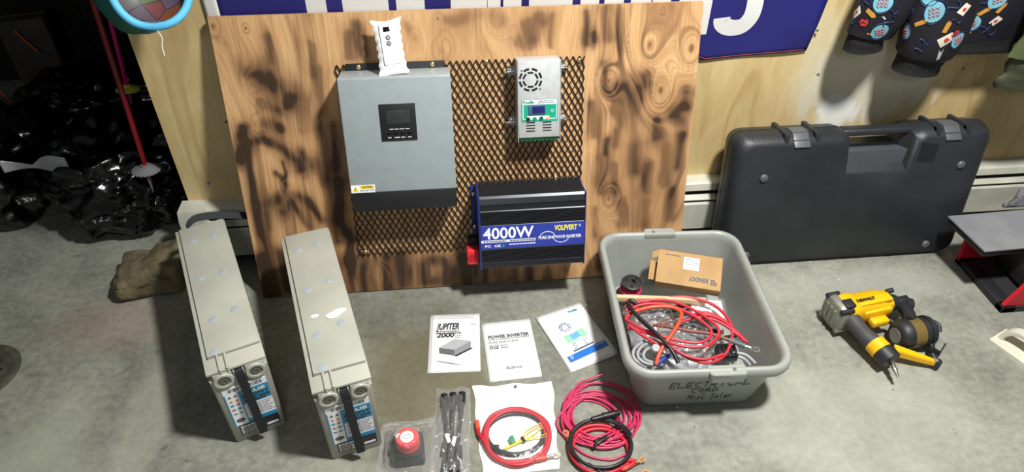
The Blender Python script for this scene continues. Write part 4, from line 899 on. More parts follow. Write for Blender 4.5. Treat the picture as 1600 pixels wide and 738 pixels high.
bm = BM(); grid(bm, lambda a, b_: zb(.02+.96*a, .02+.80*b_)-org+Vector((0, 0, .006*min(1, pill(a, b_)*2)+film_h(.02+.96*a, .02+.80*b_)*min(1, 3*pill(a, b_))+.003*fbm((a*7, b_*7, 5))*pill(a, b_))), 44, 40); obj('clear_front_sheet', bm, CLR, ZBAG, 60)
bm = BM(); pz = zb(.53, .955)-org; lathe(bm, [(.004, .0068), (.004, .0075)], T(pz.x, pz.y, 0), 14); obj('hang_hole', bm, INKG, ZBAG)
t = thing('red_battery_cable', 'thick red cable coiled inside the white zip pouch', 'cable', (zcen.x, zcen.y, 0))
bm = BM(); pts = [Vector((.076*(1+.05*math.sin(k*.9))*math.cos(a)*(1+.07*math.sin(a*.37)), .078*(1+.04*math.sin(k*.7))*math.sin(a)*(1-.06*math.sin(a*.29)), .010+.0045*abs(math.sin(a*.23+.3)))) for k, a in enumerate([2.6+(2*PI*3+2.25)*j/126 for j in range(127)])]
tip = [Vector((-.090, .048, .010)), Vector((-.089, .020, .011))]
end = [Vector((.040, -.070, .016)), Vector((.062, -.066, .014))]
tube(bm, spline([tip[0], tip[1]]+[q*1 for q in pts[3::6]]+end, 8), .0048, 10); obj('cable', bm, REDC, t, 60)
bm = BM(); cyl(bm, (-.0902, .052, .010), (-.0893, .028, .0105), .0056, n=12); obj('heatshrink', bm, ORGT, t)
bm = BM(); cyl(bm, (.038, -.0705, .016), (.066, -.066, .0145), .0056, n=12); obj('heatshrink', bm, ORGT, t)
lug(t, (.074, -.064, .0145), (1, .18), m_=STEEL)
bm = BM(); tube(bm, [(zcen.x+.070*math.cos(a)*(1+.05*math.sin(a*.4)), zcen.y+.008+.058*math.sin(a)*(1+.05*math.cos(a*.3)), .0085+.0025*math.sin(a*.21)) for a in [.1+2*PI*2*j/70 for j in range(71)]], .0040, 10)
tag(obj('black_battery_cable', bm, BLKC, None, 60), 'black cable coiled within the red cable in the white zip pouch', 'cable')
ya, yb = Vector((0.0876, 0.9238, 0.012)), Vector((0.1993, 0.9719, 0.014)); yd = (yb-ya).normalized(); yn = Vector((-yd.y, yd.x, 0)); yl = (yb-ya).length
t = thing('yellow_fuse_wire', 'thin yellow wire bundle with green fuse holder in the white zip pouch', 'wire', (ya.x, ya.y, 0)); base = Vector((ya.x, ya.y, 0))
bm = BM()
for k in range(5):
    o_ = (k-2)*.0022; wv = .004+.0045*abs(k-2)
    tube(bm, spline([ya-base+yn*o_*.6, ya-base+yd*yl*.3+yn*o_*.5, ya-base+yd*yl*.6+yn*(o_+wv*(1 if k > 2 else -.3)), ya-base+yd*yl*.88+yn*(wv*1.5*(1 if k > 1 else -1)), yb-base+yn*wv*.4], 6), .0012, 6)
obj('wire', bm, YELC, t)
bm = BM(); q = ya-base+yd*yl*.42; cyl(bm, q-yn*.007, q+yn*.007, .0045, n=10); obj('tie_wrap', bm, BLKC, t)
bm = BM(); q = Vector((0.1079, 0.9449, 0.014))-base; box(bm, q, (.013, .016, .006), .001, R=rz(.3)); box(bm, q+Vector((0, .008, 0)), (.009, .006, .005), .0008, R=rz(.3)); obj('green_fuse', bm, mat('fuse_green', (24, 140, 100), .35), t)
bm = BM(); q = Vector((0.0702, 0.9324, 0.012))-base; box(bm, q, (.012, .007, .006), .001, R=rz(-.2)); obj('plug', bm, BLKC, t)

# pink wire coil
pc_ = Vector((0.3209, 1.0016, 0)); t = thing('pink_wire_coil', 'loose coil of pinkish red solar wire on the floor left of the grey bin', 'wire coil', (pc_.x, pc_.y, 0))
bm = BM(); tube(bm, spline(coil((0, 0), .078, 12, .0026, 4, .92, .30, .4, 0, .35, 4), 2), .0028, 7)
tube(bm, spline([(-.055, .03, .02), (-.098, -.01, .012), (-.085, -.055, .006), (-.045, -.105, .004), (.01, -.125, .004), (.05, -.115, .006)], 8), .0028, 7)
tube(bm, spline([(-.06, .05, .012), (-.03, .085, .02), (.0, .10, .018), (.045, .112, .022)], 8), .0028, 7); obj('wire', bm, PINKC, t, 60)
q0, q1 = Vector((0.3048, 0.9727, 0.03)), Vector((0.3755, 0.9863, 0.03)); b0 = Vector((pc_.x, pc_.y, 0)); q0 -= b0; q1 -= b0
def pt(f): return q0.lerp(q1, f)
bm = BM(); cyl(bm, pt(0), pt(.42), .0065, .0075, 14); cyl(bm, pt(.40), pt(.46), .0098, .0098, 14); cyl(bm, pt(.45), pt(.72), .0088, n=14); cyl(bm, pt(.72), pt(.78), .0098, n=14); cyl(bm, pt(.78), pt(1), .0085, .0065, 14); obj('plug_connector', bm, BLACKP, t)
bm = BM(); e0 = Vector((0.3041, 0.9205, 0.012))-b0; e1 = Vector((0.3372, 0.9319, 0.014))-b0; cyl(bm, e0, e1, .0065, .0055, 12); tube(bm, spline([e0+Vector((-.008, -.012, -.006)), e0+Vector((.006, -.004, .004)), e1], 5), .005, 8); obj('end_connector', bm, BLACKP, t)
# red and black inverter cable coil
rc_ = Vector((0.3147, 0.9064, 0)); t = thing('red_black_cable_coil', 'coiled pair of red and black cables with copper lugs, lowest coil on the floor', 'cable coil', (rc_.x, rc_.y, 0))
cr = lambda a, r_, q: Vector((r_*math.cos(a)*1.04+q*.4, r_*math.sin(a)*.95+q, 0))
bm = BM(); tube(bm, [cr(a, .066+.004*math.sin(a*.6), -.004)+Vector((0, 0, .010+.004*math.sin(a*.5))) for a in [1.0+2*PI*1.75*j/60 for j in range(61)]], .0046, 9)
e = cr(1.0+2*PI*1.75, .066, -.004); tube(bm, spline([e+Vector((-.01, .0, .012)), e+Vector((.015, -.008, .014)), (.035, -.064, .013), (.066, -.050, .012)], 6), .0046, 9); obj('red_cable', bm, REDC, t, 60)
bm = BM(); tube(bm, [cr(a, .070+.003*math.sin(a*.8+1), .004)+Vector((0, 0, .021+.004*math.sin(a*.5+2))) for a in [.2+2*PI*2.2*j/76 for j in range(77)]], .0042, 9)
tube(bm, spline([(-.040, -.045, .02), (.0, -.075, .016), (.04, -.082, .012), (.062, -.078, .009)], 6), .0042, 9); obj('black_cable', bm, BLKC, t, 60)
bm = BM(); cyl(bm, (.040, -.062, .013), (.066, -.050, .012), .0054, n=12); obj('heatshrink', bm, ORGT, t)
bm = BM(); cyl(bm, (.040, -.083, .012), (.066, -.077, .009), .0056, n=12); obj('heatshrink', bm, BLACKP, t)
lug(t, (.074, -.047, .012), (1, .4)); lug(t, (.074, -.075, .009), (1, .1))
lug(t, (-.072, .030, .012), (-.2, 1))

# battery switch in a clear bag
sb = Vector((-0.1351, 0.9529, 0)); t = thing('battery_switch', 'red rotary battery switch with black square base inside a clear bag', 'switch', T(sb.x, sb.y-.012, 0) @ rz(.06))
bm = BM(); prism(bm, rrect(.072, .072, .008, 4), .003, .030); prism(bm, rrect(.066, .066, .014, 4), .030, .036); obj('base', bm, BLACKP, t, 30)
bm = BM(); lathe(bm, [(.023, .036), (.0275, .040), (.0275, .046), (.0255, .050), (.0275, .056), (.0275, .064), (.0245, .068), (.0, .068)], None, 30, cap=False); kn = obj('knob', bm, RED, t)
bm = BM(); lathe(bm, [(.0155, .0675), (.0155, .0686)], None, 24); obj('knob_disc', bm, PWHITE, kn)
bm = BM(); 
for a, c_ in (((-.008, -.005), (.008, -.004)), ((-.008, .004), (.008, .005)), ((-.008, -.005), (-.007, .005)), ((.007, -.005), (.008, .005))): box2(bm, (*a, .0684), (*c_, .069))
obj('disc_mark', bm, INKG, kn, 0)
CLR2 = film('clear_bag_film', base=.06, bscale=26, bstr=1., haze=.09)
def clearbag(name, label, c4, hf, seed, nu=44, nv=44, rag=.02):
    c4 = [Vector(q) for q in c4]; o_ = sum(c4, Vector())/4; o_.z = 0
    B_ = thing(name, label, 'plastic bag', o_)
    def q(a, b_): a2 = a+rag*math.sin(b_*11+seed); b2 = b_+rag*math.sin(a*9+seed*2); return (c4[3]*(1-a2)+c4[2]*a2)*(1-b2)+(c4[0]*(1-a2)+c4[1]*a2)*b2
    def top(a, b_):
        p_ = q(a, b_); e = min(1, 6*min(a, 1-a, b_, 1-b_)); cr_ = abs(fbm((a*5+seed, b_*5, seed), 3))
        return Vector((p_.x-o_.x, p_.y-o_.y, .0012+e*(hf(p_.x, p_.y)+.010*cr_)))
    bm = BM(); grid(bm, top, nu, nv); obj('front_film', bm, CLR2, B_, 60)
    bm = BM(); grid(bm, lambda a, b_: Vector((top(a, b_).x, top(a, b_).y, .0008)), 4, 4); obj('back_film', bm, CLR2, B_, 60)
    return B_, q, o_
sx, sy = sb.x, sb.y-.012
def hsw(x, y): d = max(abs(x-sx), abs(y-sy)); r_ = math.hypot(x-sx, y-sy); return .040*max(0, min(1, (.062-d)/.024))+.036*max(0, min(1, (.046-r_)/.016))
B_, q_, o_ = clearbag('clear_zip_bag', 'clear plastic zip bag around the red battery switch', ((-0.2043, 1.0274, 0), (-0.0607, 1.036, 0), (-0.0762, 0.8639, 0), (-0.2102, 0.8896, 0)), hsw, 3.)
bm = BM(); tube(bm, [q_(.04+.92*k/12, .90)-o_+Vector((0, 0, .007+.003*math.sin(k))) for k in range(13)], .0016, 6); obj('zip_strip', bm, CLR2, B_)
# branch connectors in a clear sleeve
for k, (x0, x1, x2, lb_) in enumerate((((694, 618), (698, 675), (690, 752), 'left black branch cable in the narrow clear sleeve'), ((708, 616), (706, 680), (704, 752), 'middle black branch cable in the narrow clear sleeve'), ((722, 615), (716, 678), (716, 752), 'right black branch cable in the narrow clear sleeve'))):
    P0, P1, P2 = [Vector(v) for v in (((-0.0493, 1.0947, 0.008), (-0.046, 0.9867, 0.008), (-0.0613, 0.8577, 0.008)), ((-0.0265, 1.095, 0.01), (-0.034, 0.9753, 0.01), (-0.0411, 0.8546, 0.01)), ((-0.0039, 1.0964, 0.008), (-0.017, 0.9786, 0.008), (-0.0224, 0.854, 0.008)))[k]]
    t = thing('branch_cable', lb_, 'cable', (P0.x, P0.y, 0), 'branch cables in the clear sleeve'); o_ = Vector((P0.x, P0.y, 0))
    bm = BM(); tube(bm, spline([P0-o_, (P0-o_).lerp(P1-o_, .5)+Vector((.002*(k-1), 0, .002)), P1-o_, (P1-o_).lerp(P2-o_, .5)+Vector((-.003*(k-1), 0, .001)), P2-o_], 8), .0052, 10); obj('cable', bm, BLKC, t, 60)
    d_ = (P1-P0).normalized(); bm = BM(); s0 = P0-o_; cyl(bm, s0, s0+d_*.032, .0095, .0105, 12); cyl(bm, s0+d_*.030, s0+d_*.052, .0085, .007, 12); obj('connector', bm, BLACKP, t)
    d2 = (P2-P1).normalized(); bm = BM(); s1_ = P1-o_+d2*.03; cyl(bm, s1_, s1_+d2*.035, .0075, .0090, 12); obj('branch_joint', bm, BLACKP, t)
    if k < 2: bm = BM(); box(bm, s1_+Vector((.006, .008, .006)), (.009, .026, .0015), .0004, R=rz(.25-.5*k)); obj('white_tag', bm, PWHITE, t)
cxs = Vector((-0.0342, 0.982, 0))
clearbag('clear_sleeve', 'narrow clear plastic sleeve around three black branch cables', ((-0.0686, 1.1186, 0), (0.0198, 1.1184, 0), (0.0004, 0.8501, 0), (-0.0937, 0.8591, 0)), lambda x, y: .021*max(0, 1-abs((x-cxs.x+.06*(cxs.y-y)*.2)/.042)**3), 7., 34, 60)

# ================================================================== GREY BIN AND WHAT LIES IN IT
BING = mat('grey_bin_plastic', (152, 156, 151), .38, var=(7, .06), bump=(300, .06, .0006))
BMX = T(.592, 1.226, 0) @ rz(-.05)
BIN = thing('grey_bin', 'grey plastic tub marked ELECTRICAL CORD in black marker, full of cables', 'bin', BMX)
rings = [(.300, .412, .045, 0), (.316, .426, .05, .004), (.366, .476, .055, .150), (.370, .482, .055, .156), (.400, .510, .062, .153), (.405, .515, .064, .160), (.405, .515, .064, .170), (.400, .510, .062, .178), (.390, .500, .058, .182),
         (.378, .488, .054, .181), (.366, .476, .050, .174), (.362, .472, .048, .160), (.312, .422, .045, .010), (.296, .408, .04, .006)]
bm = BM(); loft(bm, [[(*q, z) for q in rrect(w, h, r, 6)] for w, h, r, z in rings]); obj('tub', bm, BING, BIN, 50)
for cx_, s_ in ((.032, -1), (-.02, 1)):
    bm = BM(); prism(bm, [(cx_-.045, s_*.236), (cx_+.045, s_*.236), (cx_+.043, s_*.262), (cx_+.036, s_*.2665), (cx_-.036, s_*.2665), (cx_-.043, s_*.262)], .168, .181)
    prism(bm, [(cx_-.043, s_*.2585), (cx_+.043, s_*.2585), (cx_+.038, s_*.2665), (cx_-.038, s_*.2665)], .152, .170)
    bmesh.ops.bevel(bm, geom=[e for e in bm.edges], offset=.0015, segments=2, affect='EDGES'); hl_ = obj('handle_lip', bm, BING, BIN, 50)
    bm = BM(); lathe(bm, [(.0045, .180), (.0045, .1825), (.003, .1832)], T(cx_+(.016 if s_ < 0 else -.018), s_*.250, 0), 12); obj('rivet', bm, INKG, hl_)
LET = {'E': [[(1, 1), (0, 1), (0, 0), (1, 0)], [(0, .5), (.8, .5)]], 'L': [[(0, 1), (0, 0), (1, .1)]], 'C': [[(1, .85), (.5, 1), (0, .5), (.4, 0), (1, .1)]], 'T': [[(0, 1), (1, 1)], [(.5, 1), (.5, 0)]],
       'R': [[(0, 0), (0, 1), (.8, .85), (.7, .55), (0, .45), (1, 0)]], 'I': [[(.5, 1), (.5, 0)]], 'A': [[(0, 0), (.5, 1), (1, 0)], [(.2, .4), (.8, .4)]], 'O': [[(.5, 1), (0, .5), (.5, 0), (1, .5), (.5, 1)]], 'D': [[(0, 0), (0, 1), (.8, .8), (.9, .3), (0, 0)]],
       'M': [[(0, 0), (.1, 1), (.5, .4), (.9, 1), (1, 0)]], 'i': [[(.5, .6), (.5, 0)], [(.5, .8), (.5, .85)]], 's': [[(.9, .55), (.3, .55), (.7, .2), (.1, 0)]], 'c': [[(.9, .5), (.2, .45), (.1, .1), (.9, 0)]], 'S': [[(1, .9), (.4, 1), (.2, .65), (.9, .35), (.5, 0), (0, .1)]],
       'o': [[(.5, .6), (.1, .3), (.5, 0), (.9, .3), (.5, .6)]], 'l': [[(.4, 1), (.5, 0)]], 'a': [[(.8, .55), (.2, .4), (.2, .05), (.8, .2), (.8, .55), (.9, 0)]], 'r': [[(.2, .6), (.2, 0)], [(.2, .4), (.9, .6)]], 'n': [[(.1, 0), (.2, .5), (.7, .5), (.9, 0)]], ' ': []}
def face(x, z): return Vector((x, -.2135-(z-.004)*.1712-.0004, z))
for s_, x0, x1, z0, hh, tilt in (('ELECTRICAL', -.087, .112, .086, .024, .010), ('CORD', -.030, .040, .063, .019, .004), ('n', .0, .012, .053, .008, 0), ('Misc Solar', -.030, .082, .026, .024, .006)):
    bm = BM(); n_ = len(s_); cw = (x1-x0)/n_
    for k, ch in enumerate(s_):
        for st in LET[ch]:
            pts = [face(x0+cw*(k+.08+.78*q[0]+.08*q[1]), z0+tilt*k/n_+hh*q[1]) for q in st]; tube(bm, pts, .0008, 4)
    obj('marker_lettering', bm, INK, BIN, 60)

CARD = mat('brown_cardboard', (176, 140, 92), .75, var=(20, .07), bump=(200, .08, .001)); CARDI = mat('cardboard_inside', (160, 120, 72), .8)
A_, B2_, D2_ = Vector((0.5515, 1.4216, 0.172)), Vector((0.7177, 1.3659, 0.172)), Vector((0.5397, 1.3291, 0.13))
x = (B2_-A_).normalized(); y = (A_-D2_); y = (y-x*y.dot(x)); bh = y.length; y.normalize(); zz = x.cross(y); bw = (B2_-A_).length
t = thing('cardboard_box', 'opened brown cardboard box with white sticker lying in the grey bin', 'box', frame(D2_-zz*.036, x, y, zz))
bm = BM()
for a, c_ in (((0, 0, .034), (bw, bh, .036)), ((0, 0, 0), (bw, bh, .002)), ((0, 0, 0), (bw, .002, .036)), ((0, bh-.002, 0), (bw, bh, .036)), ((bw-.002, 0, 0), (bw, bh, .036))): box2(bm, a, c_, .0004, 1)
obj('carton', bm, CARD, t, 30)
bm = BM(); prism(bm, [(0, .004), (-.022, .0), (-.022, .062), (0, .058)], -.001, .001, T(0, .01, .012) @ ry(.5)); obj('end_flap', bm, CARD, t, 0)
bm = BM(); prism(bm, [(0, 0), (-.016, -.006), (-.018, .014), (0, .022)], -.001, .001, T(0, bh-.024, .034) @ ry(-.35)); obj('tuck_flap', bm, CARD, t, 0)
bm = BM(); box2(bm, (.003, .004, .003), (.02, bh-.004, .033)); obj('inner_tray', bm, CARDI, t, 0)
text('brand_lettering', 'RENOGY', .018, t, LBLUE if False else mat('print_slate', (58, 66, 84), .6), (bw*.80, bh*.30, .0363), rz(PI), width=bw*.30, bold=.0006)
bm = BM()
for k, (i, j) in enumerate(((0, 0), (1, 0), (2, 0), (0, 1), (1, 1), (2, 1), (0, 2), (1, 2))): box2(bm, (bw*.84+.0058*i, bh*.14+.0058*j, .0358), (bw*.84+.0058*i+.0046, bh*.14+.0058*j+.0046, .0363))
obj('brand_mark', bm, MATS['print_slate'], t, 0)
bm = BM(); dashes(bm, .020, bh*.86, .065, 1, .004, .0028, .0362, rnd, .85, .003, .008); obj('top_print', bm, MATS['print_slate'], t, 0)
bm = BM(); box2(bm, (bw*.40, bh*.50, .0358), (bw*.64, bh*.86, .0364)); st = obj('white_sticker', bm, PWHITE, t, 0)
bm = BM(); dashes(bm, bw*.43, bh*.80, bw*.63, 3, .0075, .0022, .0366, rnd, .85, .003, .007); rr = random.Random(1); x_ = bw*.43
while x_ < bw*.60: q = rr.choice((.0008, .0015)); box2(bm, (x_, bh*.53, .0363), (x_+q, bh*.60, .0367)); x_ += q+.0012
obj('sticker_print', bm, INKG, st, 0)

# wire spool
sp_ = Vector((0.4783, 1.3455, 0.1)); t = thing('wire_spool', 'black spool of pink wire in the back left corner of the grey bin', 'spool', T(sp_.x, sp_.y, .062) @ rx(.14))
bm = BM(); lathe(bm, [(.038, 0), (.038, .003), (.016, .003), (.016, .052), (.026, .060), (.027, .064), (.020, .066), (.009, .066), (.009, .058), (0, .058)], None, 28, cap=False)
prism(bm, [(-.034, -.004), (-.020, -.02), (0, -.02), (0, .014), (-.024, .018)], .0600, .0645); obj('spool', bm, BLACKP, t)
for a in (0.6, 2.6, 4.4):
    bm = BM(); lathe(bm, [(.0045, .0640), (.0045, .0668)], T(.017*math.cos(a), .017*math.sin(a), 0), 12); obj('spool_hole', bm, mat('hole_black', (8, 8, 8), .9), t)
bm = BM(); tube(bm, [((.022+.007*math.sin(a*.31))*math.cos(a), (.022+.007*math.sin(a*.31))*math.sin(a), .006+.040*abs(((a/40.) % 1)*2-1)) for a in [.25*k for k in range(420)]], .0022, 6); obj('wound_wire', bm, PINKC, t, 60)

# thin wooden stick across the bin
w0, w1 = Vector((0.419, 1.2781, 0.128)), Vector((0.6594, 1.2537, 0.118)); d = (w1-w0).normalized(); y = Vector((0, 0, 1)).cross(d).normalized()
bm = BM(); box2(bm, (0, -.006, -.009), ((w1-w0).length, .006, .009), .001); o = obj('wood_stick', bm, mat('pale_softwood', (222, 190, 148), .65, var=(60, .08)), None, 30); o.matrix_world = frame(w0, d, y, d.cross(y)); tag(o, 'pale wooden stick lying across the cables in the grey bin', 'stick')

CABR = mat('cable_red_soft', (188, 42, 58), .38); CABO = mat('orange_cable', (204, 76, 48), .4); CABG = mat('grey_cable', (150, 152, 156), .4); CABN = mat('brown_cable', (124, 70, 58), .45); BLUEP = mat('blue_plastic', (34, 60, 140), .4)
def cable(name, label, runs, r, m_, n=8, k=8):
    o_ = Vector(runs[0][0]); t = thing(name, label, 'cable', (o_.x, o_.y, .05)); o2 = Vector((o_.x, o_.y, .05))
    for pts in runs: bm = BM(); tube(bm, [q-o2 for q in spline(pts, k)], r, n); obj('strand', bm, m_, t, 60)
    return t, o2
loopA = [(0.4278, 1.2056, 0.12), (0.498, 1.257, 0.125), (0.586, 1.2675, 0.128), (0.644, 1.2501, 0.128), (0.6807, 1.2212, 0.125), (0.6984, 1.1736, 0.12), (0.6911, 1.1301, 0.115), (0.6584, 1.0798, 0.108), (0.6127, 1.0587, 0.104), (0.5674, 1.0714, 0.106), (0.5342, 1.1001, 0.11), (0.4757, 1.1373, 0.115), (0.4344, 1.1888, 0.118)]
cable('red_cable_bundle', 'long red cable lying in wide loops on top of the grey bin contents', [loopA,
    [(0.4351, 1.2323, 0.125), (0.4859, 1.2461, 0.13), (0.5429, 1.236, 0.135), (0.5931, 1.2011, 0.135), (0.6313, 1.1572, 0.13), (0.6331, 1.1287, 0.125), (0.5935, 1.1112, 0.12), (0.5252, 1.1325, 0.12), (0.4651, 1.1708, 0.12), (0.4335, 1.2069, 0.118)],
    [(0.4375, 1.249, 0.122), (0.4986, 1.2612, 0.128), (0.5643, 1.2487, 0.132), (0.6201, 1.2038, 0.132), (0.6543, 1.1591, 0.128), (0.6524, 1.1296, 0.122), (0.6104, 1.1008, 0.118), (0.5449, 1.1116, 0.115), (0.4822, 1.1562, 0.115), (0.431, 1.1857, 0.112)],
    [(0.4486, 1.2688, 0.125), (0.4563, 1.2163, 0.13), (0.4708, 1.1788, 0.13), (0.4953, 1.1433, 0.128), (0.5196, 1.1079, 0.122), (0.5541, 1.0766, 0.116), (0.5996, 1.0634, 0.112), (0.6493, 1.0751, 0.112)],
    [(0.5651, 1.1834, 0.118), (0.6102, 1.1936, 0.122), (0.6502, 1.1857, 0.124), (0.6848, 1.1592, 0.12), (0.715, 1.1197, 0.112)],
    [(0.5968, 1.2025, 0.126), (0.6462, 1.1998, 0.124), (0.6875, 1.1683, 0.122), (0.7185, 1.1108, 0.112)],
    [(0.6264, 1.217, 0.12), (0.6708, 1.1948, 0.122), (0.7015, 1.1515, 0.117), (0.7245, 1.1077, 0.11)]], .0041, CABR)
cable('orange_cable', 'thick orange cable bent over the clear bags in the grey bin', [[(0.4348, 1.2188, 0.115), (0.4597, 1.2277, 0.125), (0.5069, 1.2299, 0.135), (0.553, 1.2237, 0.137), (0.5745, 1.2033, 0.137), (0.5627, 1.1736, 0.136), (0.5334, 1.1379, 0.13), (0.506, 1.1109, 0.12), (0.4882, 1.0878, 0.11), (0.4788, 1.0701, 0.098)]], .0054, CABO, 10)
cable('black_cable', 'black cable curving down the left of the grey bin', [[(0.4765, 1.2379, 0.12), (0.4649, 1.2532, 0.132), (0.452, 1.2586, 0.135), (0.447, 1.2382, 0.137), (0.4558, 1.2042, 0.138), (0.4743, 1.1698, 0.137), (0.4994, 1.1246, 0.134), (0.5189, 1.0899, 0.126), (0.5306, 1.0594, 0.11)]], .0052, BLKC, 10)
t, o2 = cable('brown_lug_cable', 'brown red cable ending in a silver lug at the right of the grey bin', [[(0.4982, 1.1856, 0.115), (0.535, 1.1691, 0.122), (0.5792, 1.149, 0.125), (0.6343, 1.1357, 0.122), (0.6789, 1.1152, 0.116), (0.705, 1.1013, 0.112)]], .0048, CABN, 10)
e0, e1 = Vector((0.6759, 1.1168, 0.117))-o2, Vector((0.7132, 1.0963, 0.112))-o2; bm = BM(); cyl(bm, e0, e1, .0062, n=12); obj('heatshrink', bm, INKG, t)
lug(t, e1+(e1-e0).normalized()*.006, e1-e0, m_=STEEL, s=1.25)
cable('grey_cable', 'light grey cable looped at the front left of the grey bin', [[(0.5092, 1.1367, 0.09), (0.4708, 1.1359, 0.1), (0.4462, 1.1169, 0.1), (0.4419, 1.0965, 0.095), (0.4614, 1.0804, 0.09), (0.4993, 1.0789, 0.085)], [(0.5265, 1.1481, 0.085), (0.479, 1.1524, 0.095), (0.4365, 1.1238, 0.098), (0.4329, 1.0974, 0.09), (0.459, 1.0786, 0.08)], [(0.5015, 1.1203, 0.09), (0.4736, 1.1207, 0.1), (0.457, 1.1075, 0.1), (0.4579, 1.0934, 0.092), (0.4828, 1.0845, 0.085)]], .0042, CABG)
cable('grey_cable_pair', 'two light grey cables at the front right of the grey bin', [[(0.6448, 1.0942, 0.085), (0.6832, 1.0906, 0.095), (0.7133, 1.0814, 0.095), (0.7331, 1.061, 0.085)], [(0.6398, 1.0863, 0.08), (0.6838, 1.0843, 0.09), (0.7067, 1.0738, 0.09), (0.7206, 1.0601, 0.08)]], .0045, CABG)
cable('brown_wire', 'thin brown wires curling in the middle of the grey bin', [[(0.5027, 1.1541, 0.12), (0.5102, 1.1752, 0.13), (0.5294, 1.1849, 0.132), (0.5527, 1.1933, 0.128)], [(0.5982, 1.0728, 0.118), (0.6155, 1.09, 0.125), (0.6453, 1.1104, 0.125), (0.6719, 1.1475, 0.122)], [(0.5152, 1.166, 0.125), (0.5311, 1.1777, 0.13), (0.563, 1.1806, 0.126)]], .0018, CABN)
cable('black_cable_nest', 'tangled black cables under the loops at the back of the grey bin', [[(0.5033, 1.3153, 0.06), (0.5443, 1.2749, 0.08), (0.6123, 1.2686, 0.09), (0.6624, 1.2543, 0.085), (0.6924, 1.2277, 0.07)], [(0.5157, 1.2869, 0.05), (0.5744, 1.2577, 0.085), (0.6383, 1.2517, 0.095), (0.6811, 1.2477, 0.07)], [(0.5623, 1.2585, 0.05), (0.5992, 1.2364, 0.09), (0.6487, 1.2365, 0.09), (0.6657, 1.216, 0.06)], [(0.4923, 1.265, 0.05), (0.5511, 1.2291, 0.07), (0.6321, 1.2054, 0.07), (0.6994, 1.1898, 0.06)], [(0.4961, 1.2039, 0.04), (0.5629, 1.2026, 0.06), (0.6412, 1.1726, 0.06), (0.7349, 1.184, 0.05)], [(0.5297, 1.1344, 0.04), (0.5975, 1.1435, 0.06), (0.6895, 1.1545, 0.05), (0.7149, 1.1345, 0.045)]], .005, BLKC)
bp_ = Vector((0.6702, 1.0981, 0.09)); t = thing('ribbed_connector', 'black ribbed connector block at the front of the grey bin', 'connector', T(bp_.x, bp_.y, .075) @ rz(-.1))
bm = BM(); box2(bm, (-.026, -.018, 0), (.026, .018, .024), .003); obj('block', bm, BLACKP, t)
for k in range(5): bm = BM(); box(bm, (-.020+k*.010, 0, .026), (.005, .034, .006), .001); obj('rib', bm, BLACKP, t)
bp_ = Vector((0.5051, 1.0907, 0.09)); bm = BM(); tube(bm, spline([(-.022, -.012, 0), (0, 0, .004), (.02, .012, .002)], 6), lambda f: .008-.003*f, 10); o = obj('blue_sleeve', bm, BLUEP, None); o.location = (bp_.x, bp_.y, .088); tag(o, 'dark blue sleeved plug at the front left of the grey bin', 'plug')
bp_ = Vector((0.4854, 1.1154, 0.1)); t = thing('hose_fitting', 'small grey and brass fitting at the front left of the grey bin', 'fitting', T(bp_.x, bp_.y, .098) @ rz(.1))
bm = BM(); lathe(bm, [(.011, 0), (.012, .004), (.012, .018), (.009, .022), (0, .022)], rx(.4), 16); obj('cap', bm, CABG, t)
bm = BM(); cyl(bm, (.0, -.006, .002), (.002, -.030, -.004), .006, .005, 10); obj('brass_stem', bm, mat('dull_brass', (170, 128, 52), .35, .8), t)
# packets
pk = Vector((0.6637, 1.2398, 0.1)); t = thing('label_packet', 'clear packet with white barcode card behind the red loops in the grey bin', 'packet', T(pk.x, pk.y, .100) @ rz(-.15) @ rx(.12))
bm = BM(); box2(bm, (-.042, -.028, 0), (.042, .030, .002), .0005); obj('white_card', bm, PWHITE, t)
bm = BM(); x_ = -.01
while x_ < .015: box2(bm, (x_, -.020, .0018), (x_+.0012, -.006, .0025)); x_ += .0024
dashes(bm, -.034, .020, .036, 3, .007, .002, .0022, rnd, .8); obj('card_print', bm, INKG, t, 0)
bm = BM(); grid(bm, lambda a, b_: Vector(((a-.5)*.10, (b_-.5)*.075, .003+.006*pill(a, b_)*(1+fbm((a*5, b_*5, 3))))), 16, 14); obj('clear_wrap', bm, CLR2, t, 60)
def crumple(name, label, c, sx_, sy_, z0, hgt, seed):
    t = thing(name, label, 'plastic bag', T(c[0], c[1], z0)); bm = BM()
    grid(bm, lambda a, b_: Vector(((a-.5)*sx_, (b_-.5)*sy_, hgt*(pill(a, b_)**.5)*(.55+.6*abs(fbm((a*4+seed, b_*4, seed), 4))))), 34, 34)
    grid(bm, lambda a, b_: Vector(((a-.5)*sx_, (b_-.5)*sy_, -.01*pill(a, b_))), 6, 6); obj('film', bm, CLR2, t, 60); return t
crumple('plastic_bag', 'crumpled clear bag under the orange cable in the grey bin', (0.513, 1.2234, 0.08), .13, .14, .07, .045, 1.)
crumple('plastic_bag', 'crumpled clear bag in the middle of the grey bin under red cable loops', (0.5968, 1.1814, 0.08), .14, .14, .065, .045, 4.)
crumple('plastic_bag', 'crumpled clear bag at the front of the grey bin between grey cables', (0.5717, 1.1201, 0.07), .13, .11, .060, .040, 9.)
SILV = mat('silver_bag', (168, 172, 176), .3, .3, bump=(30, .8, .008))
for k, (c_, s_, z_, lb_) in enumerate((((0.5818, 1.1959, 0.04), .25, .012, 'silvery packing sheet spread under the cables in the grey bin'),)):
    bm = BM(); grid(bm, lambda a, b_: Vector(((a-.5)*s_, (b_-.5)*.28, .04*pill(a, b_)+.02*fbm((a*5, b_*5, 8)))), 30, 30); o = obj('packing_sheet', bm, SILV, None, 60); o.location = (c_[0], c_[1]+.01, z_+.012); tag(o, lb_, 'packing')

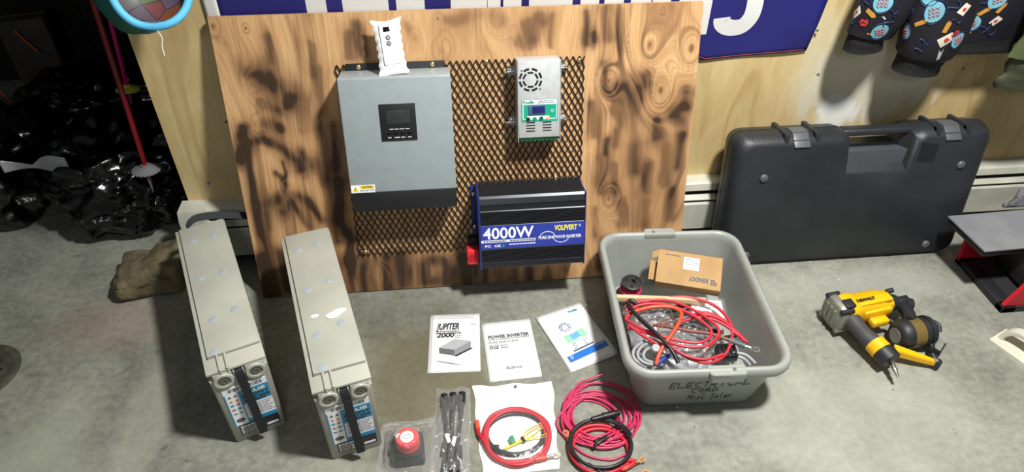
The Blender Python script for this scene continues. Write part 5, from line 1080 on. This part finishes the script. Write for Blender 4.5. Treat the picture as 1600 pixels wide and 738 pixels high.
# ================================================================== BLACK TOOL CASE
CB = mat('black_case_plastic', (42, 46, 50), .46, var=(5, .28), bump=(240, .45, .0015)); CB2 = mat('case_latch_grey', (92, 94, 98), .4, .2)
cl = .165; cx0, cw, ch, cth = .795, .775, .425, .116
CM = frame((cx0, 1.497, .004), (1, 0, 0), (0, math.sin(cl), math.cos(cl)), (0, -math.cos(cl), math.sin(cl)))
CS = thing('tool_case', 'large black plastic tool case leaning upright against the plywood wall', 'tool case', CM)
hx0, hx1, hd_ = .345, .525, .062
def outline(i, notch, hx0=.345, hx1=.525):
    pts = []
    def cor(cx_, cy_, r_, a0): return [(cx_+r_*math.cos(math.radians(a0+90*k/5)), cy_+r_*math.sin(math.radians(a0+90*k/5))) for k in range(6)]
    r_ = .035
    pts += cor(cw-i-r_, ch-i-r_, r_, 0)
    nd = notch; pts += [(hx1+.03-i*.2, ch-i), (hx1, ch-i-.012), (hx1-.012, ch-nd), (hx0+.012, ch-nd), (hx0, ch-i-.012), (hx0-.03+i*.2, ch-i)]
    pts += cor(i+r_, ch-i-r_, r_, 90); pts += cor(i+r_, i*.4+r_, r_, 180); pts += cor(cw-i-r_, i*.4+r_, r_, 270)
    return pts
bm = BM(); loft(bm, [[(*q, z) for q in outline(i, hd_)] for z, i in ((-cth, .022), (-cth+.012, .010), (-cth*.5-.003, .0))]); obj('back_shell', bm, CB, CS, 50)
bm = BM(); loft(bm, [[(*q, z) for q in outline(i, nd, hx0-g_, hx1+g_)] for z, i, nd, g_ in ((-cth*.5-.001, .001, .066, 0), (-cth*.5+.004, .0, .070, 0), (-.026, .006, .100, .006), (-.008, .016, .124, .012), (0, .030, .132, .018))]); obj('front_shell', bm, CB, CS, 50)
bm = BM(); prism(bm, outline(.004, hd_-.004), -cth*.5-.0035, -cth*.5-.0005); obj('seam', bm, BLACKP, CS, 30)
bm = BM(); box2(bm, (hx0-.02, ch-.028, -cth*.5-.020), (hx1+.02, ch-.006, -cth*.5+.020), .009, 3); obj('carry_handle', bm, CB, CS)
bm = BM(); prism(bm, [(hx0-.010, ch-.128), (hx1+.010, ch-.128), (hx1+.004, ch-.066), (hx0-.004, ch-.066)], -.052, -.022); obj('handle_recess', bm, mat('case_recess', (70, 74, 80), .5, bump=(300, .2, .001)), CS)
bm = BM()
for i in range(9):
    for j in range(7): box(bm, (hx1+.026+.006*i, ch-.040-.0085*j-.001*i, -.001), (.0045, .0065, .006))
obj('grip_texture', bm, CB, CS, 0)
for lx in (.190, .640):
    bm = BM(); box(bm, (lx, ch-.019, -.012), (.046, .044, .009), .002, R=rx(-.75)); box2(bm, (lx-.024, ch-.014, -.062), (lx+.024, ch+.003, -.026), .003); la = obj('latch', bm, CB2, CS)
    bm = BM(); cyl(bm, (lx-.029, ch-.014, -.045), (lx+.029, ch-.014, -.045), .004, n=8); obj('hinge_pin', bm, STEEL, la)
    for dx in (-.045, .045):
        bm = BM(); box2(bm, (lx+dx-.007, ch-.085, -.030), (lx+dx+.007, ch+.004, -.004), .005, 2); box2(bm, (lx+dx-.007, ch-.02, -cth+.012), (lx+dx+.007, ch+.004, -.01), .004, 2); obj('rib', bm, CB, CS)
for fx, fy_ in ((.095, ch-.125), (.690, ch-.115), (.665, .040), (.085, .040)):
    bm = BM(); lathe(bm, [(.0125, -.003), (.0125, .003), (.010, .006), (.004, .0075)], T(fx, fy_, 0), 18); obj('stud_foot', bm, CB2, CS)

# ================================================================== COIL NAILER
NY = mat('tool_yellow', (236, 180, 20), .38, bump=(200, .05)); NB = mat('tool_black', (34, 36, 40), .5, bump=(200, .2, .001)); NG = mat('cast_grey', (140, 138, 128), .45, .4); NR = mat('rubber_grip', (62, 62, 64), .6, bump=(300, .3, .001)); AMB = mat('amber_plastic', (110, 92, 52), .3)
NO = Vector((1.12, 1.20, 0)); NA = thing('coil_nailer', 'yellow and black coil nailer lying on the concrete floor', 'nailer', NO)
def wp(*v): return Vector(v)-NO
c0 = wp(*(1.0484, 1.2352, 0.06)); c1 = wp(*(1.1897, 1.2552, 0.064)); ax = (c1-c0).normalized(); sd = ax.cross(Vector((0, 0, 1))).normalized(); up = sd.cross(ax)
NF = frame(c0, ax, sd, up); bl = (c1-c0).length     # x along the barrel, y towards the handle, z up
def oct_(w, h, n=16, p=3.2): return [(w*math.copysign(abs(math.cos(2*PI*k/n))**(2/p), math.cos(2*PI*k/n)), h*math.copysign(abs(math.sin(2*PI*k/n))**(2/p), math.sin(2*PI*k/n))) for k in range(n)]
def sect(x, w, h, oy=0, oz=0, n=24): return [NF @ Vector((x, q[0]+oy, q[1]+oz)) for q in oct_(w, h, n)]
bm = BM(); loft(bm, [sect(-.002, .040, .040), sect(.004, .042, .042), sect(.035, .041, .041), sect(.040, .038, .036), sect(bl*.80, .036, .034), sect(bl*.84, .034, .030), sect(bl, .032, .028), sect(bl+.003, .028, .024)]); body = obj('motor_housing', bm, NY, NA, 50)
bm = BM(); box(bm, NF @ Vector((bl*.5, .010, .034)), (bl*.92, .030, .010), .004, R=NF.to_3x3().to_4x4()); box(bm, NF @ Vector((bl*.62, .034, .006)), (bl*.6, .016, .030), .006, R=NF.to_3x3().to_4x4()); obj('housing_rib', bm, NY, body)
bm = BM(); box(bm, NF @ Vector((bl*.62, .048, -.012)), (.052, .030, .022), .006, R=NF.to_3x3().to_4x4()); obj('trigger_guard', bm, NY, body)
tt = text('brand_lettering', 'DEWALT', .014, NA, INK, (0, 0, 0), width=.056, bold=.0006); tt.matrix_local = frame(NF @ Vector((.031, .014, .0424)), ax, -sd, up)
bm = BM(); loft(bm, [sect(-.003, .040, .041), sect(-.008, .044, .046), sect(-.024, .043, .045), sect(-.029, .038, .040)]); cap_ = obj('end_plate', bm, NG, NA, 45)
for k in range(3):
    bm = BM(); a0 = NF @ Vector((-.030, -.020+.017*k, -.022)); a1 = NF @ Vector((-.030, -.020+.017*k, .024)); tube(bm, [a0, a0.lerp(a1, .5), a1], .0042, 8); obj('plate_rib', bm, NG, cap_)
for y_, z_ in ((-.034, .036), (.034, .036), (.034, -.034), (-.034, -.034)):
    bm = BM(); cyl(bm, NF @ Vector((-.030, y_, z_)), NF @ Vector((.006, y_, z_)), .0075, n=12); obj('bolt_boss', bm, NG if z_ < 0 else NB, cap_)
bm = BM(); box(bm, NF @ Vector((.002, .014, .044)), (.030, .030, .010), .003, R=NF.to_3x3().to_4x4()); obj('exhaust_deflector', bm, NB, NA)
# nose
n1 = wp(*(1.2616, 1.2444, 0.058)); bm = BM(); q0 = NF @ Vector((bl, 0, 0)); nd_ = (n1-q0)
cyl(bm, q0, q0+nd_*.35, .026, .022, 16); cyl(bm, q0+nd_*.30, q0+nd_*.75, .015, n=14); cyl(bm, q0+nd_*.72, n1, .018, .017, 14); box(bm, q0+nd_*.5+Vector((0, 0, .014)), (.050, .020, .010), .003, R=NF.to_3x3().to_4x4()); obj('nose', bm, NB, NA)
bm = BM(); cyl(bm, q0+Vector((-.004, .01, .030)), q0+Vector((.014, .012, .034)), .007, n=10); obj('depth_knob', bm, NB, NA)
# handle
h0, h1, h2, h3 = wp(*(1.0625, 1.2073, 0.06)), wp(*(1.0771, 1.1467, 0.056)), wp(*(1.0953, 1.1121, 0.05)), wp(*(1.1072, 1.0751, 0.046)); hf = wp(*(1.1052, 1.0193, 0.04))
bm = BM(); tube(bm, spline([h0, h0.lerp(h1, .5), h1, h2], 6), lambda f: .028-.006*math.sin(f*PI)*1.0-.001*f, 18); obj('handle_grip', bm, NR, NA, 60)
hdv = (h3-h2).normalized(); bm = BM(); cyl(bm, h2-hdv*.012, h2+hdv*.016, .0275, .0285, 22); obj('handle_band', bm, NY, NA)
bm = BM(); cyl(bm, h2+hdv*.015, h2+hdv*.026, .0275, n=22); cyl(bm, h2+hdv*.024, h2+hdv*.048, .0300, .0285, 22); obj('handle_end_cap', bm, NB, NA)
fd = (hf-(h2+hdv*.046)); s_ = h2+hdv*.046; bm = BM(); cyl(bm, s_, s_+fd*.35, .0085, n=6); cyl(bm, s_+fd*.33, s_+fd*.6, .0062, n=12); cyl(bm, s_+fd*.58, s_+fd*.72, .0075, .0055, 12); cyl(bm, s_+fd*.70, s_+fd, .0045, .0042, 12); obj('air_fitting', bm, STEEL, NA)
# magazine
m0, m1 = wp(*(1.1723, 1.149, 0.046)), wp(*(1.2691, 1.1585, 0.046)); md = (m1-m0).normalized(); ml = (m1-m0).length; MX, MY = perp(md); MFr = frame(m0, MX, MY, md)
bm = BM(); lathe(bm, [(.024, -.006), (.030, -.005), (.037, .002), (.042, .012), (.042, .026), (.040, .028)], MFr, 28); dr = obj('magazine_canister', bm, NB, NA)
bm = BM(); lathe(bm, [(.0405, .026), (.0405, ml*.62)], MFr, 28); obj('amber_window', bm, AMB, dr)
for f0 in (.62, .80):
    bm = BM(); lathe(bm, [(.0425, ml*f0), (.0425, ml*f0+.009)], MFr, 28); obj('canister_ring', bm, NB, dr)
bm = BM(); lathe(bm, [(.0395, ml*.66), (.0395, ml*.96), (.034, ml*1.0)], MFr, 28); obj('canister_end', bm, NB, dr)
bm = BM(); lathe(bm, [(.021, -.0075), (.021, -.0055)], MFr, 22); obj('canister_hub', bm, NG, dr)
bm = BM(); prism(bm, [(.0405*math.cos(a), .0405*math.sin(a)) for a in [2.2+.1*k for k in range(10)]]+[(.043*math.cos(a), .043*math.sin(a)) for a in [3.1-.1*k for k in range(10)]], .010, .026, MFr); obj('sticker', bm, mat('grey_sticker', (150, 156, 168), .5), dr, 30)
l0, l1 = q0+nd_*.55, m0.lerp(m1, .35)+Vector((0, 0, .02)); bm = BM(); tube(bm, spline([l0, l0.lerp(l1, .5)+Vector((.006, 0, .006)), l1], 6), .017, 12); cyl(bm, l1+Vector((.0, .02, .012)), l1+Vector((.0, .02, .028)), .008, n=10); obj('feed_arm', bm, NB, NA)
bm = BM(); tt0 = wp(*(1.0887, 1.1904, 0.05)); tube(bm, spline([NF @ Vector((bl*.8, .055, -.01)), NF @ Vector((bl*.9, .068, -.012)), NF @ Vector((bl*1.02, .060, -.006))], 5), .008, 8); obj('trigger', bm, NB, NA)
for (pa, pb) in (((1455,502,.06), (1467,516,.05)), ((1466,548,.03), (1478,543,.034))): pass
k0, k1 = wp(*(1.2805, 1.177, 0.058)), wp(*(1.2877, 1.1462, 0.05)); bm = BM(); tube(bm, spline([k0, k0.lerp(k1, .5)+Vector((.006, 0, .006)), k1], 5), .007, 8); obj('belt_hook', bm, NB, NA)
k0, k1, k2 = wp(*(1.2333, 1.0968, 0.045)), wp(*(1.2585, 1.0845, 0.036)), wp(*(1.285, 1.1074, 0.04)); bm = BM(); ribbon(bm, [k0, k0.lerp(k1, .6), k1, k2], (0, 0, 1), .018, .004); obj('latch_lever', bm, NB, NA)
a0, a1 = wp(*(1.14, 1.1054, 0.04)), wp(*(1.2455, 1.0648, 0.022)); ad = (a1-a0); an = Vector((-ad.y, ad.x, 0)).normalized()
bm = BM(); loft(bm, [[a0+ad*f+an*s*wd_+Vector((0, 0, z)) for s, z in ((-1, -.012+.004*f), (1, -.012+.004*f), (1, .012-.004*f), (-1, .012-.004*f))] for f, wd_ in ((0, .012), (.5, .010), (1, .006))]); bmesh.ops.bevel(bm, geom=bm.edges[:], offset=.002, segments=2, affect='EDGES'); ar = obj('magazine_arm', bm, NY, NA, 40)
bm = BM(); lathe(bm, [(.006, 0), (.006, .004), (.003, .005)], T(*(a0+ad*.95+Vector((0, 0, .007)))), 12); obj('arm_bolt', bm, NG, ar)
bm = BM(); cyl(bm, a1+Vector((0, 0, -.010)), a1+Vector((0, 0, .010)), .010, n=12); tube(bm, spline([a1, a1+Vector((.002, .03, .006)), m1+Vector((.004, -.01, -.005))], 5), .008, 8); obj('arm_pivot', bm, NB, NA)

# ================================================================== TILE SAW (right edge)
SR = mat('saw_red', (190, 30, 42), .4); SG_ = mat('saw_table_grey', (150, 152, 158), .4, .3, var=(12, .08)); SK = mat('saw_black', (30, 30, 33), .5)
TS = thing('tile_saw', 'small tile saw with grey table and red legs at the right edge', 'saw', (1.62, 1.36, 0))
o_ = Vector((1.62, 1.36, 0)); tz = .178
tl, fl_ = Vector((1.4587, 1.4741, 0.18))-o_, Vector((1.471, 1.3148, 0.18))-o_
bm = BM(); prism(bm, [(tl.x, tl.y), (fl_.x, fl_.y), (fl_.x+.40, fl_.y+.012), (tl.x+.42, tl.y+.015)], tz-.004, tz); obj('table_top', bm, SG_, TS, 0)
bm = BM(); prism(bm, [(tl.x+.004, tl.y-.004), (fl_.x+.004, fl_.y+.004), (fl_.x+.40, fl_.y+.016), (tl.x+.42, tl.y+.010)], tz-.024, tz-.004); obj('table_skirt', bm, SK, TS, 0)
bl0, bl1 = Vector((1.5484, 1.4641, 0))-o_, Vector((1.5498, 1.2383, 0))-o_
bm = BM(); box2(bm, (bl1.x, bl1.y, 0), (bl1.x+.045, bl0.y, .022), .004); box2(bm, (bl1.x, bl1.y, 0), (bl1.x+.36, bl1.y+.03, .022), .004); box2(bm, (bl1.x, bl0.y-.03, 0), (bl1.x+.36, bl0.y, .022), .004); obj('base_frame', bm, SK, TS)
bm = BM(); box2(bm, (bl1.x+.02, bl1.y+.03, .012), (bl1.x+.34, bl0.y-.03, .02)); obj('water_tray', bm, mat('tray_dark', (48, 48, 50), .35), TS)
bm = BM(); prism(bm, [(.002, .012), (.30, .012), (.30, tz-.02), (.055, tz-.02)], -.006, .006, T(bl1.x, bl1.y+.012, 0) @ rx(PI/2)); lg = obj('front_leg_panel', bm, SR, TS, 0)
bm = BM(); lathe(bm, [(.024, -.001), (.024, .001)], T(bl1.x+.105, bl1.y+.004, .055) @ rx(PI/2), 20); obj('leg_opening', bm, SK, lg)
bm = BM(); prism(bm, [(-.02, .012), (.20, .012), (.20, tz-.02), (-.03, tz-.02), (-.03, .10)], -.006, .006, T(bl1.x+.02, bl0.y-.008, 0) @ rx(PI/2)); obj('back_leg_panel', bm, SR, TS, 0)
bm = BM(); box2(bm, (bl1.x+.09, bl1.y+.06, .03), (bl1.x+.30, bl0.y-.05, tz-.03), .01); mt = obj('motor', bm, SK, TS)
bm = BM(); lathe(bm, [(.007, 0), (.007, .006), (.003, .008)], T(bl1.x+.03, bl1.y+.02, .02), 10); obj('bolt', bm, STEEL, TS)
ff = Vector((1.683, 1.5, 0.2046))-o_
FE = mat('fence_aluminium', (200, 203, 206), .3, .8)
bm = BM(); box2(bm, (ff.x-.035, ff.y-.004, tz), (ff.x+.30, ff.y+.006, tz+.012), .001); box2(bm, (ff.x-.01, ff.y+.0, tz+.010), (ff.x+.30, ff.y+.006, tz+.065), .001); fe = obj('rip_fence', bm, FE, TS)
for k in range(7): bm = BM(); box2(bm, (ff.x-.012+.004*k, ff.y-.006, tz+.012+.0075*k), (ff.x+.30, ff.y+.001, tz+.0155+.0075*k)); obj('fence_rib', bm, FE, fe, 0)
bm = BM(); cyl(bm, (ff.x-.030, ff.y-.012, tz+.022), (ff.x-.012, ff.y-.014, tz+.046), .007, n=10); obj('fence_clamp', bm, STEEL, fe)

# white plastic float
WF = mat('off_white_plastic', (214, 212, 196), .45, var=(16, .07), bump=(60, .1))
p0, p1 = Vector((1.4481, 1.1408, 0)), Vector((1.4923, 1.0402, 0)); fd = (p1-p0).normalized(); fn = Vector((0, 0, 1)).cross(fd)
FL_ = thing('plaster_float', 'off-white plastic float with arched handle on the floor at the right edge', 'float', frame((p0.x, p0.y, 0), fd, fn, (0, 0, 1)))
bm = BM(); prism(bm, rrect(.26, .080, .004, 3, (.13, .040)), 0, .010); obj('plate', bm, WF, FL_, 30)
bm = BM(); pts = spline([(.014, .040, .008), (.018, .040, .030), (.038, .040, .052), (.075, .040, .058), (.16, .040, .058), (.20, .040, .052), (.22, .040, .030), (.224, .040, .008)], 6); ribbon(bm, pts, (0, 1, 0), .030, .014); bmesh.ops.bevel(bm, geom=bm.edges[:], offset=.002, segments=2, affect='EDGES'); obj('handle', bm, WF, FL_, 50)

# cast iron floor drain
DI = mat('rusty_iron', (92, 88, 78), .6, .3, var=(30, .3), bump=(120, .4, .001)); DC = Vector((-1.252, 1.282, 0))
DR = thing('floor_drain', 'round cast iron drain cover set in the concrete at the left edge', 'drain', DC)
bm = BM(); lathe(bm, [(.100, 0), (.100, .001), (.092, .004), (.080, .004), (.078, .0015)], None, 44, cap=False); obj('rim', bm, DI, DR)
bm = BM(); lathe(bm, [(.0785, .0), (.0785, .0018), (.04, .003), (0, .003)], None, 44, cap=False); gr = obj('grate', bm, DI, DR)
for k in range(10):
    a = 2*PI*k/10+.15; r_ = .05; bm = BM(); prism(bm, [(r_*math.cos(a)+.0095*math.cos(a)*math.cos(q)-.0055*math.sin(a)*math.sin(q), r_*math.sin(a)+.0095*math.sin(a)*math.cos(q)+.0055*math.cos(a)*math.sin(q)) for q in [2*PI*j/10 for j in range(10)]], .0020, .0034); obj('drain_hole', bm, MATS['hole_black'], gr, 0)

# rock
def lump(name, label, cat, c, rad, m_, seed, amp, sub=5, freq=2.2, sharp=False, flat=True, smooth=60):
    bm = BM(); bmesh.ops.create_icosphere(bm, subdivisions=sub, radius=1)
    for v in bm.verts:
        n_ = v.co.normalized(); p_ = n_*freq+Vector((seed*3.7, seed*1.3, seed))
        d = fbm(p_, 4)
        if sharp: d = .8*(abs(noise.noise(p_*1.1))-.3)+.7*(.45-abs(noise.noise(p_*1.9+Vector((5, 0, 0)))))-.30*abs(noise.noise(Vector((p_.x*2.2, p_.y*2.2, p_.z*5))))+.05*noise.noise(p_*7)
        q = n_*(1+amp*d)
        v.co = Vector((q.x*rad[0], q.y*rad[1], q.z*rad[2]))
        if flat: v.co.z = max(v.co.z, -c[2]+.001) if c[2] < rad[2]*1.5 else v.co.z
    o = obj(name, bm, m_, None, smooth); o.location = c; return tag(o, label, cat)
ROCK = mat('mossy_rock', (116, 104, 78), .85, var=(22, .4), bump=(60, .8, .006), col2=(70, 66, 44))
bm = BM(); box(bm, (0, 0, .05), (.19, .15, .10), .02, 3); bmesh.ops.subdivide_edges(bm, edges=bm.edges[:], cuts=4, use_grid_fill=True)
for v in bm.verts:
    q = v.co.copy(); d = fbm(q*14, 4); v.co += Vector((q.x, q.y, (q.z-.05)*1.)).normalized()*d*.012; v.co.z = max(v.co.z, .0005)
    if q.z > .06: v.co.z -= .018*(q.x < 0)+.01*fbm(q*9)
o = obj('broken_stone', bm, ROCK, None, 40); o.matrix_world = T(-.885, 1.595, 0) @ rz(.12); tag(o, 'rough brown broken stone on the floor behind the left battery', 'stone')

# ================================================================== DARK STORE AT THE LEFT
BAGM = mat('black_bin_bag', (8, 8, 9), .2, bump=(9, .55, .012), spec=.6)
lump('rubbish_bag', 'crumpled glossy black rubbish bag in front, beside the wall end', 'bag', (-1.05, 2.02, .13), (.25, .25, .19), BAGM, 1., .34, 6, 1.7, True)
lump('rubbish_bag', 'black rubbish bag at the far left beside the front bag', 'bag', (-1.58, 2.02, .15), (.25, .25, .22), BAGM, 4., .34, 6, 1.7, True)
lump('rubbish_bag', 'black rubbish bag behind the other two, under the shelf post', 'bag', (-1.30, 2.46, .12), (.28, .19, .16), BAGM, 7., .34, 6, 1.7, True)
CP = film('scuffed_plastic', base=.05, bscale=20, bstr=.6, haze=.35)
pp = Vector((-1.2308, 1.86, 0.2365)); bm = BM(); grid(bm, lambda a, b_: Vector(((a-.5)*.20, .02*math.sin(a*5), .0+.045*b_*(1-.75*math.sin(a*PI*1.1))+.035*b_*max(0, math.sin((a-.38)*PI*1.6)))), 30, 8); o = obj('plastic_scrap', bm, CP, None, 60); s_ = o.modifiers.new('thick', 'SOLIDIFY'); s_.thickness = .002; o.location = pp; tag(o, 'torn piece of milky plastic lying on the black bags', 'plastic scrap')
def pole(name, label, foot, top, r_, col, basket_h, bcol, br, tipc):
    f, t_ = Vector(foot), Vector(top); d = (t_-f).normalized(); P_ = thing(name, label, 'ski pole', f); L_ = (t_-f).length
    bm = BM(); cyl(bm, d*.045, d*L_, r_*.8, r_, 14); obj('shaft', bm, mat(name+'_paint', col, .3), P_)
    bm = BM(); cyl(bm, (0, 0, 0), d*.05, .002, r_*.85, 10); obj('tip', bm, tipc, P_)
    X_, Y_ = perp(d); M_ = frame(d*basket_h, X_, Y_, d)
    bm = BM(); n_ = 40
    ring = lambda r__, z, sc: [M_ @ Vector(((r__+sc*(k % 2)*.003)*math.cos(2*PI*k/n_), (r__+sc*(k % 2)*.003)*math.sin(2*PI*k/n_), z)) for k in range(n_)]
    loft(bm, [ring(r_*1.4, .010, 0), ring(r_*1.5, .004, 0), ring(br*.6, .001, 0), ring(br, -.006, 1), ring(br, -.009, 1), ring(br*.6, -.002, 0), ring(r_*1.2, -.004, 0)]); obj('basket', bm, mat(name+'_basket', bcol, .45), P_)
    return P_
pole('red_ski_pole', 'dark red ski pole with grey basket standing on the black bags', (-0.8802, 1.76, 0.2106), (-0.8569, 1.79, 0.7859), .0085, (112, 14, 24), .085, (112, 114, 114), .038, STEEL)
pole('pink_ski_pole', 'bright pink ski pole with yellow green basket standing behind the red pole', (-1.0795, 2.24, 0.221), (-1.0439, 2.27, 0.6459), .0085, (200, 26, 116), .085, (196, 208, 70), .036, INKG)
STP = mat('black_steel_post', (15, 15, 16), .5)
P_ = thing('shelf_post', 'black slotted steel shelf post standing in the dark left corner', 'shelf post', (-1.335, 2.72, 0))
bm = BM(); box2(bm, (-.03, -.002, 0), (.03, .002, 1.15)); box2(bm, (-.03, -.002, 0), (-.026, .06, 1.15)); obj('angle_post', bm, STP, P_, 0)
for k in range(12): bm = BM(); box(bm, (0.004, -.0024, .06+.08*k), (.008, .001, .03)); obj('slot', bm, MATS['hole_black'], P_, 0)
bm = BM()
for k in range(6): tube(bm, [(.19*math.cos(a)*(1-.05*k), .012*math.sin(a*3+k)-.012*k, .16*math.sin(a)*(1-.045*k)+.01*k) for a in [2*PI*j/40 for j in range(40)]], .008, 6, closed=True)
o = obj('hose_coil', bm, mat('dark_hose', (34, 33, 30), .45), None, 60); o.location = (-1.12, 2.86, .60); tag(o, 'dark hose coil hanging on the back wall of the dark corner', 'hose')
CRD = mat('dim_cardboard', (60, 52, 38), .8, var=(8, .2));  # both carton colours are darkened to carry the shade of the corner
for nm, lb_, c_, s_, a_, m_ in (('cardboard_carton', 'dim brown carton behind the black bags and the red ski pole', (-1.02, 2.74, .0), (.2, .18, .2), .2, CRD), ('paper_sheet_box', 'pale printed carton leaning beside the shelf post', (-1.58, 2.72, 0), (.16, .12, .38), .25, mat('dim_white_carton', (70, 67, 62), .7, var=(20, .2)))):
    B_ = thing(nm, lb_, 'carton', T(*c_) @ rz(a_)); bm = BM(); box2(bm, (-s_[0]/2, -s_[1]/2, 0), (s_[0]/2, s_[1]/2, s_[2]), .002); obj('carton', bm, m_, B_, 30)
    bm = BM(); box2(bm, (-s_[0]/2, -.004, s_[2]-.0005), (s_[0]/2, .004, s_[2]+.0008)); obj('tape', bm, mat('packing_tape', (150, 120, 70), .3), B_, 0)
ORG = mat('orange_fibreglass', (226, 96, 40), .45)
for f, t_, lb_ in (((-1.4887, 2.3, 0.2069), (-1.57, 2.34, 0.3362), 'thin orange marker rod lower at the far left edge'), ((-1.5116, 2.6, 0.2858), (-1.5702, 2.62, 0.3594), 'thin orange marker rod higher up in the dark corner')):
    f, t_ = Vector(f), Vector(t_); bm = BM(); cyl(bm, (0, 0, 0), t_-f, .0035, n=8); cyl(bm, (t_-f)*.0, (t_-f)*.03, .0045, n=8); o = obj('marker_rod', bm, ORG, None); o.location = f; tag(o, lb_, 'rod', 'orange marker rods')

# printed fabric basket hanging at the top left
m, nt, b, tc = node_mat('stone_print_fabric'); vo = nt.nodes.new('ShaderNodeTexVoronoi'); vo.feature = 'DISTANCE_TO_EDGE'; vo.inputs['Scale'].default_value = 22; nt.links.new(tc.outputs['Object'], vo.inputs['Vector'])
v2 = nt.nodes.new('ShaderNodeTexVoronoi'); v2.inputs['Scale'].default_value = 22; nt.links.new(tc.outputs['Object'], v2.inputs['Vector'])
hs = nt.nodes.new('ShaderNodeSeparateColor'); nt.links.new(v2.outputs['Color'], hs.inputs[0])
c = ramp(nt, hs.outputs[0], [(0, (70, 60, 74)), (.4, (96, 86, 96)), (.72, (82, 66, 86)), (.80, (74, 100, 48)), (.90, (112, 60, 36)), (1, (80, 44, 84))])
c = mixc(nt, ramp(nt, vo.outputs['Distance'], [(.0, (1., 1., 1., 1)), (.05, (0., 0., 0., 1))]), c, (44, 36, 48)); nt.links.new(c, b.inputs['Base Color']); b.inputs['Roughness'].default_value = .5
STN = m
GRF = mat('green_print_fabric', (44, 104, 66), .45, var=(14, .45), bump=(22, .5, .006), col2=(44, 110, 118)); SKY = mat('sky_blue_piping', (92, 186, 228), .6, bump=(300, .4, .001))
hc = Vector((-.605, 1.520, .902)); nrm = Vector((.10, -.86, .50)).normalized(); X_ = Vector((1, 0, 0)); X_ = (X_-nrm*X_.dot(nrm)).normalized(); Y_ = nrm.cross(X_)
PB = thing('fabric_pop_up_basket', 'round green printed fabric basket with light blue rim hanging above the wall end', 'basket', frame(hc, X_, Y_, nrm))
bm = BM(); lathe(bm, [(0, -.040), (.036, -.036), (.062, -.022), (.076, -.0)], None, 36, cap=False); obj('printed_lining', bm, STN, PB)
bm = BM(); tube(bm, [(.078*math.cos(a)*(1+.03*math.sin(3*a)), .082*math.sin(a)*(1+.03*math.cos(2*a)), .004*math.sin(4*a)) for a in [2*PI*k/60 for k in range(60)]], .0085, 10, closed=True); obj('rim_piping', bm, SKY, PB, 60)
bm = BM()
R_ = []
for z, s_ in ((.002, 1.0), (-.02, 1.10), (-.05, 1.15), (-.08, 1.05), (-.11, .75), (-.125, .3)):
    R_.append([(-.052*min(1, -z*14+.1)+.080*s_*math.cos(a)*(1+.04*math.sin(5*a+z*40)), .020*min(1, -z*10)+.084*s_*math.sin(a)*(1+.04*math.cos(4*a-z*30)), z) for a in [2*PI*k/40 for k in range(40)]])
loft(bm, R_, cap=False); obj('outer_fabric', bm, GRF, PB, 60)
bm = BM(); tube(bm, spline([(0, -.082, .002), (.012, -.100, .004), (.010, -.120, .002), (.014, -.140, .006)], 5), .0008, 5); obj('loose_thread', bm, PWHITE, PB)
bm = BM(); ribbon(bm, spline([(0, .08, 0), (0, .17, -.06), (0, .22, -.13), (0, .245, -.165)], 5), (1, 0, 0), .02, .002); obj('hanging_loop', bm, SKY, PB)
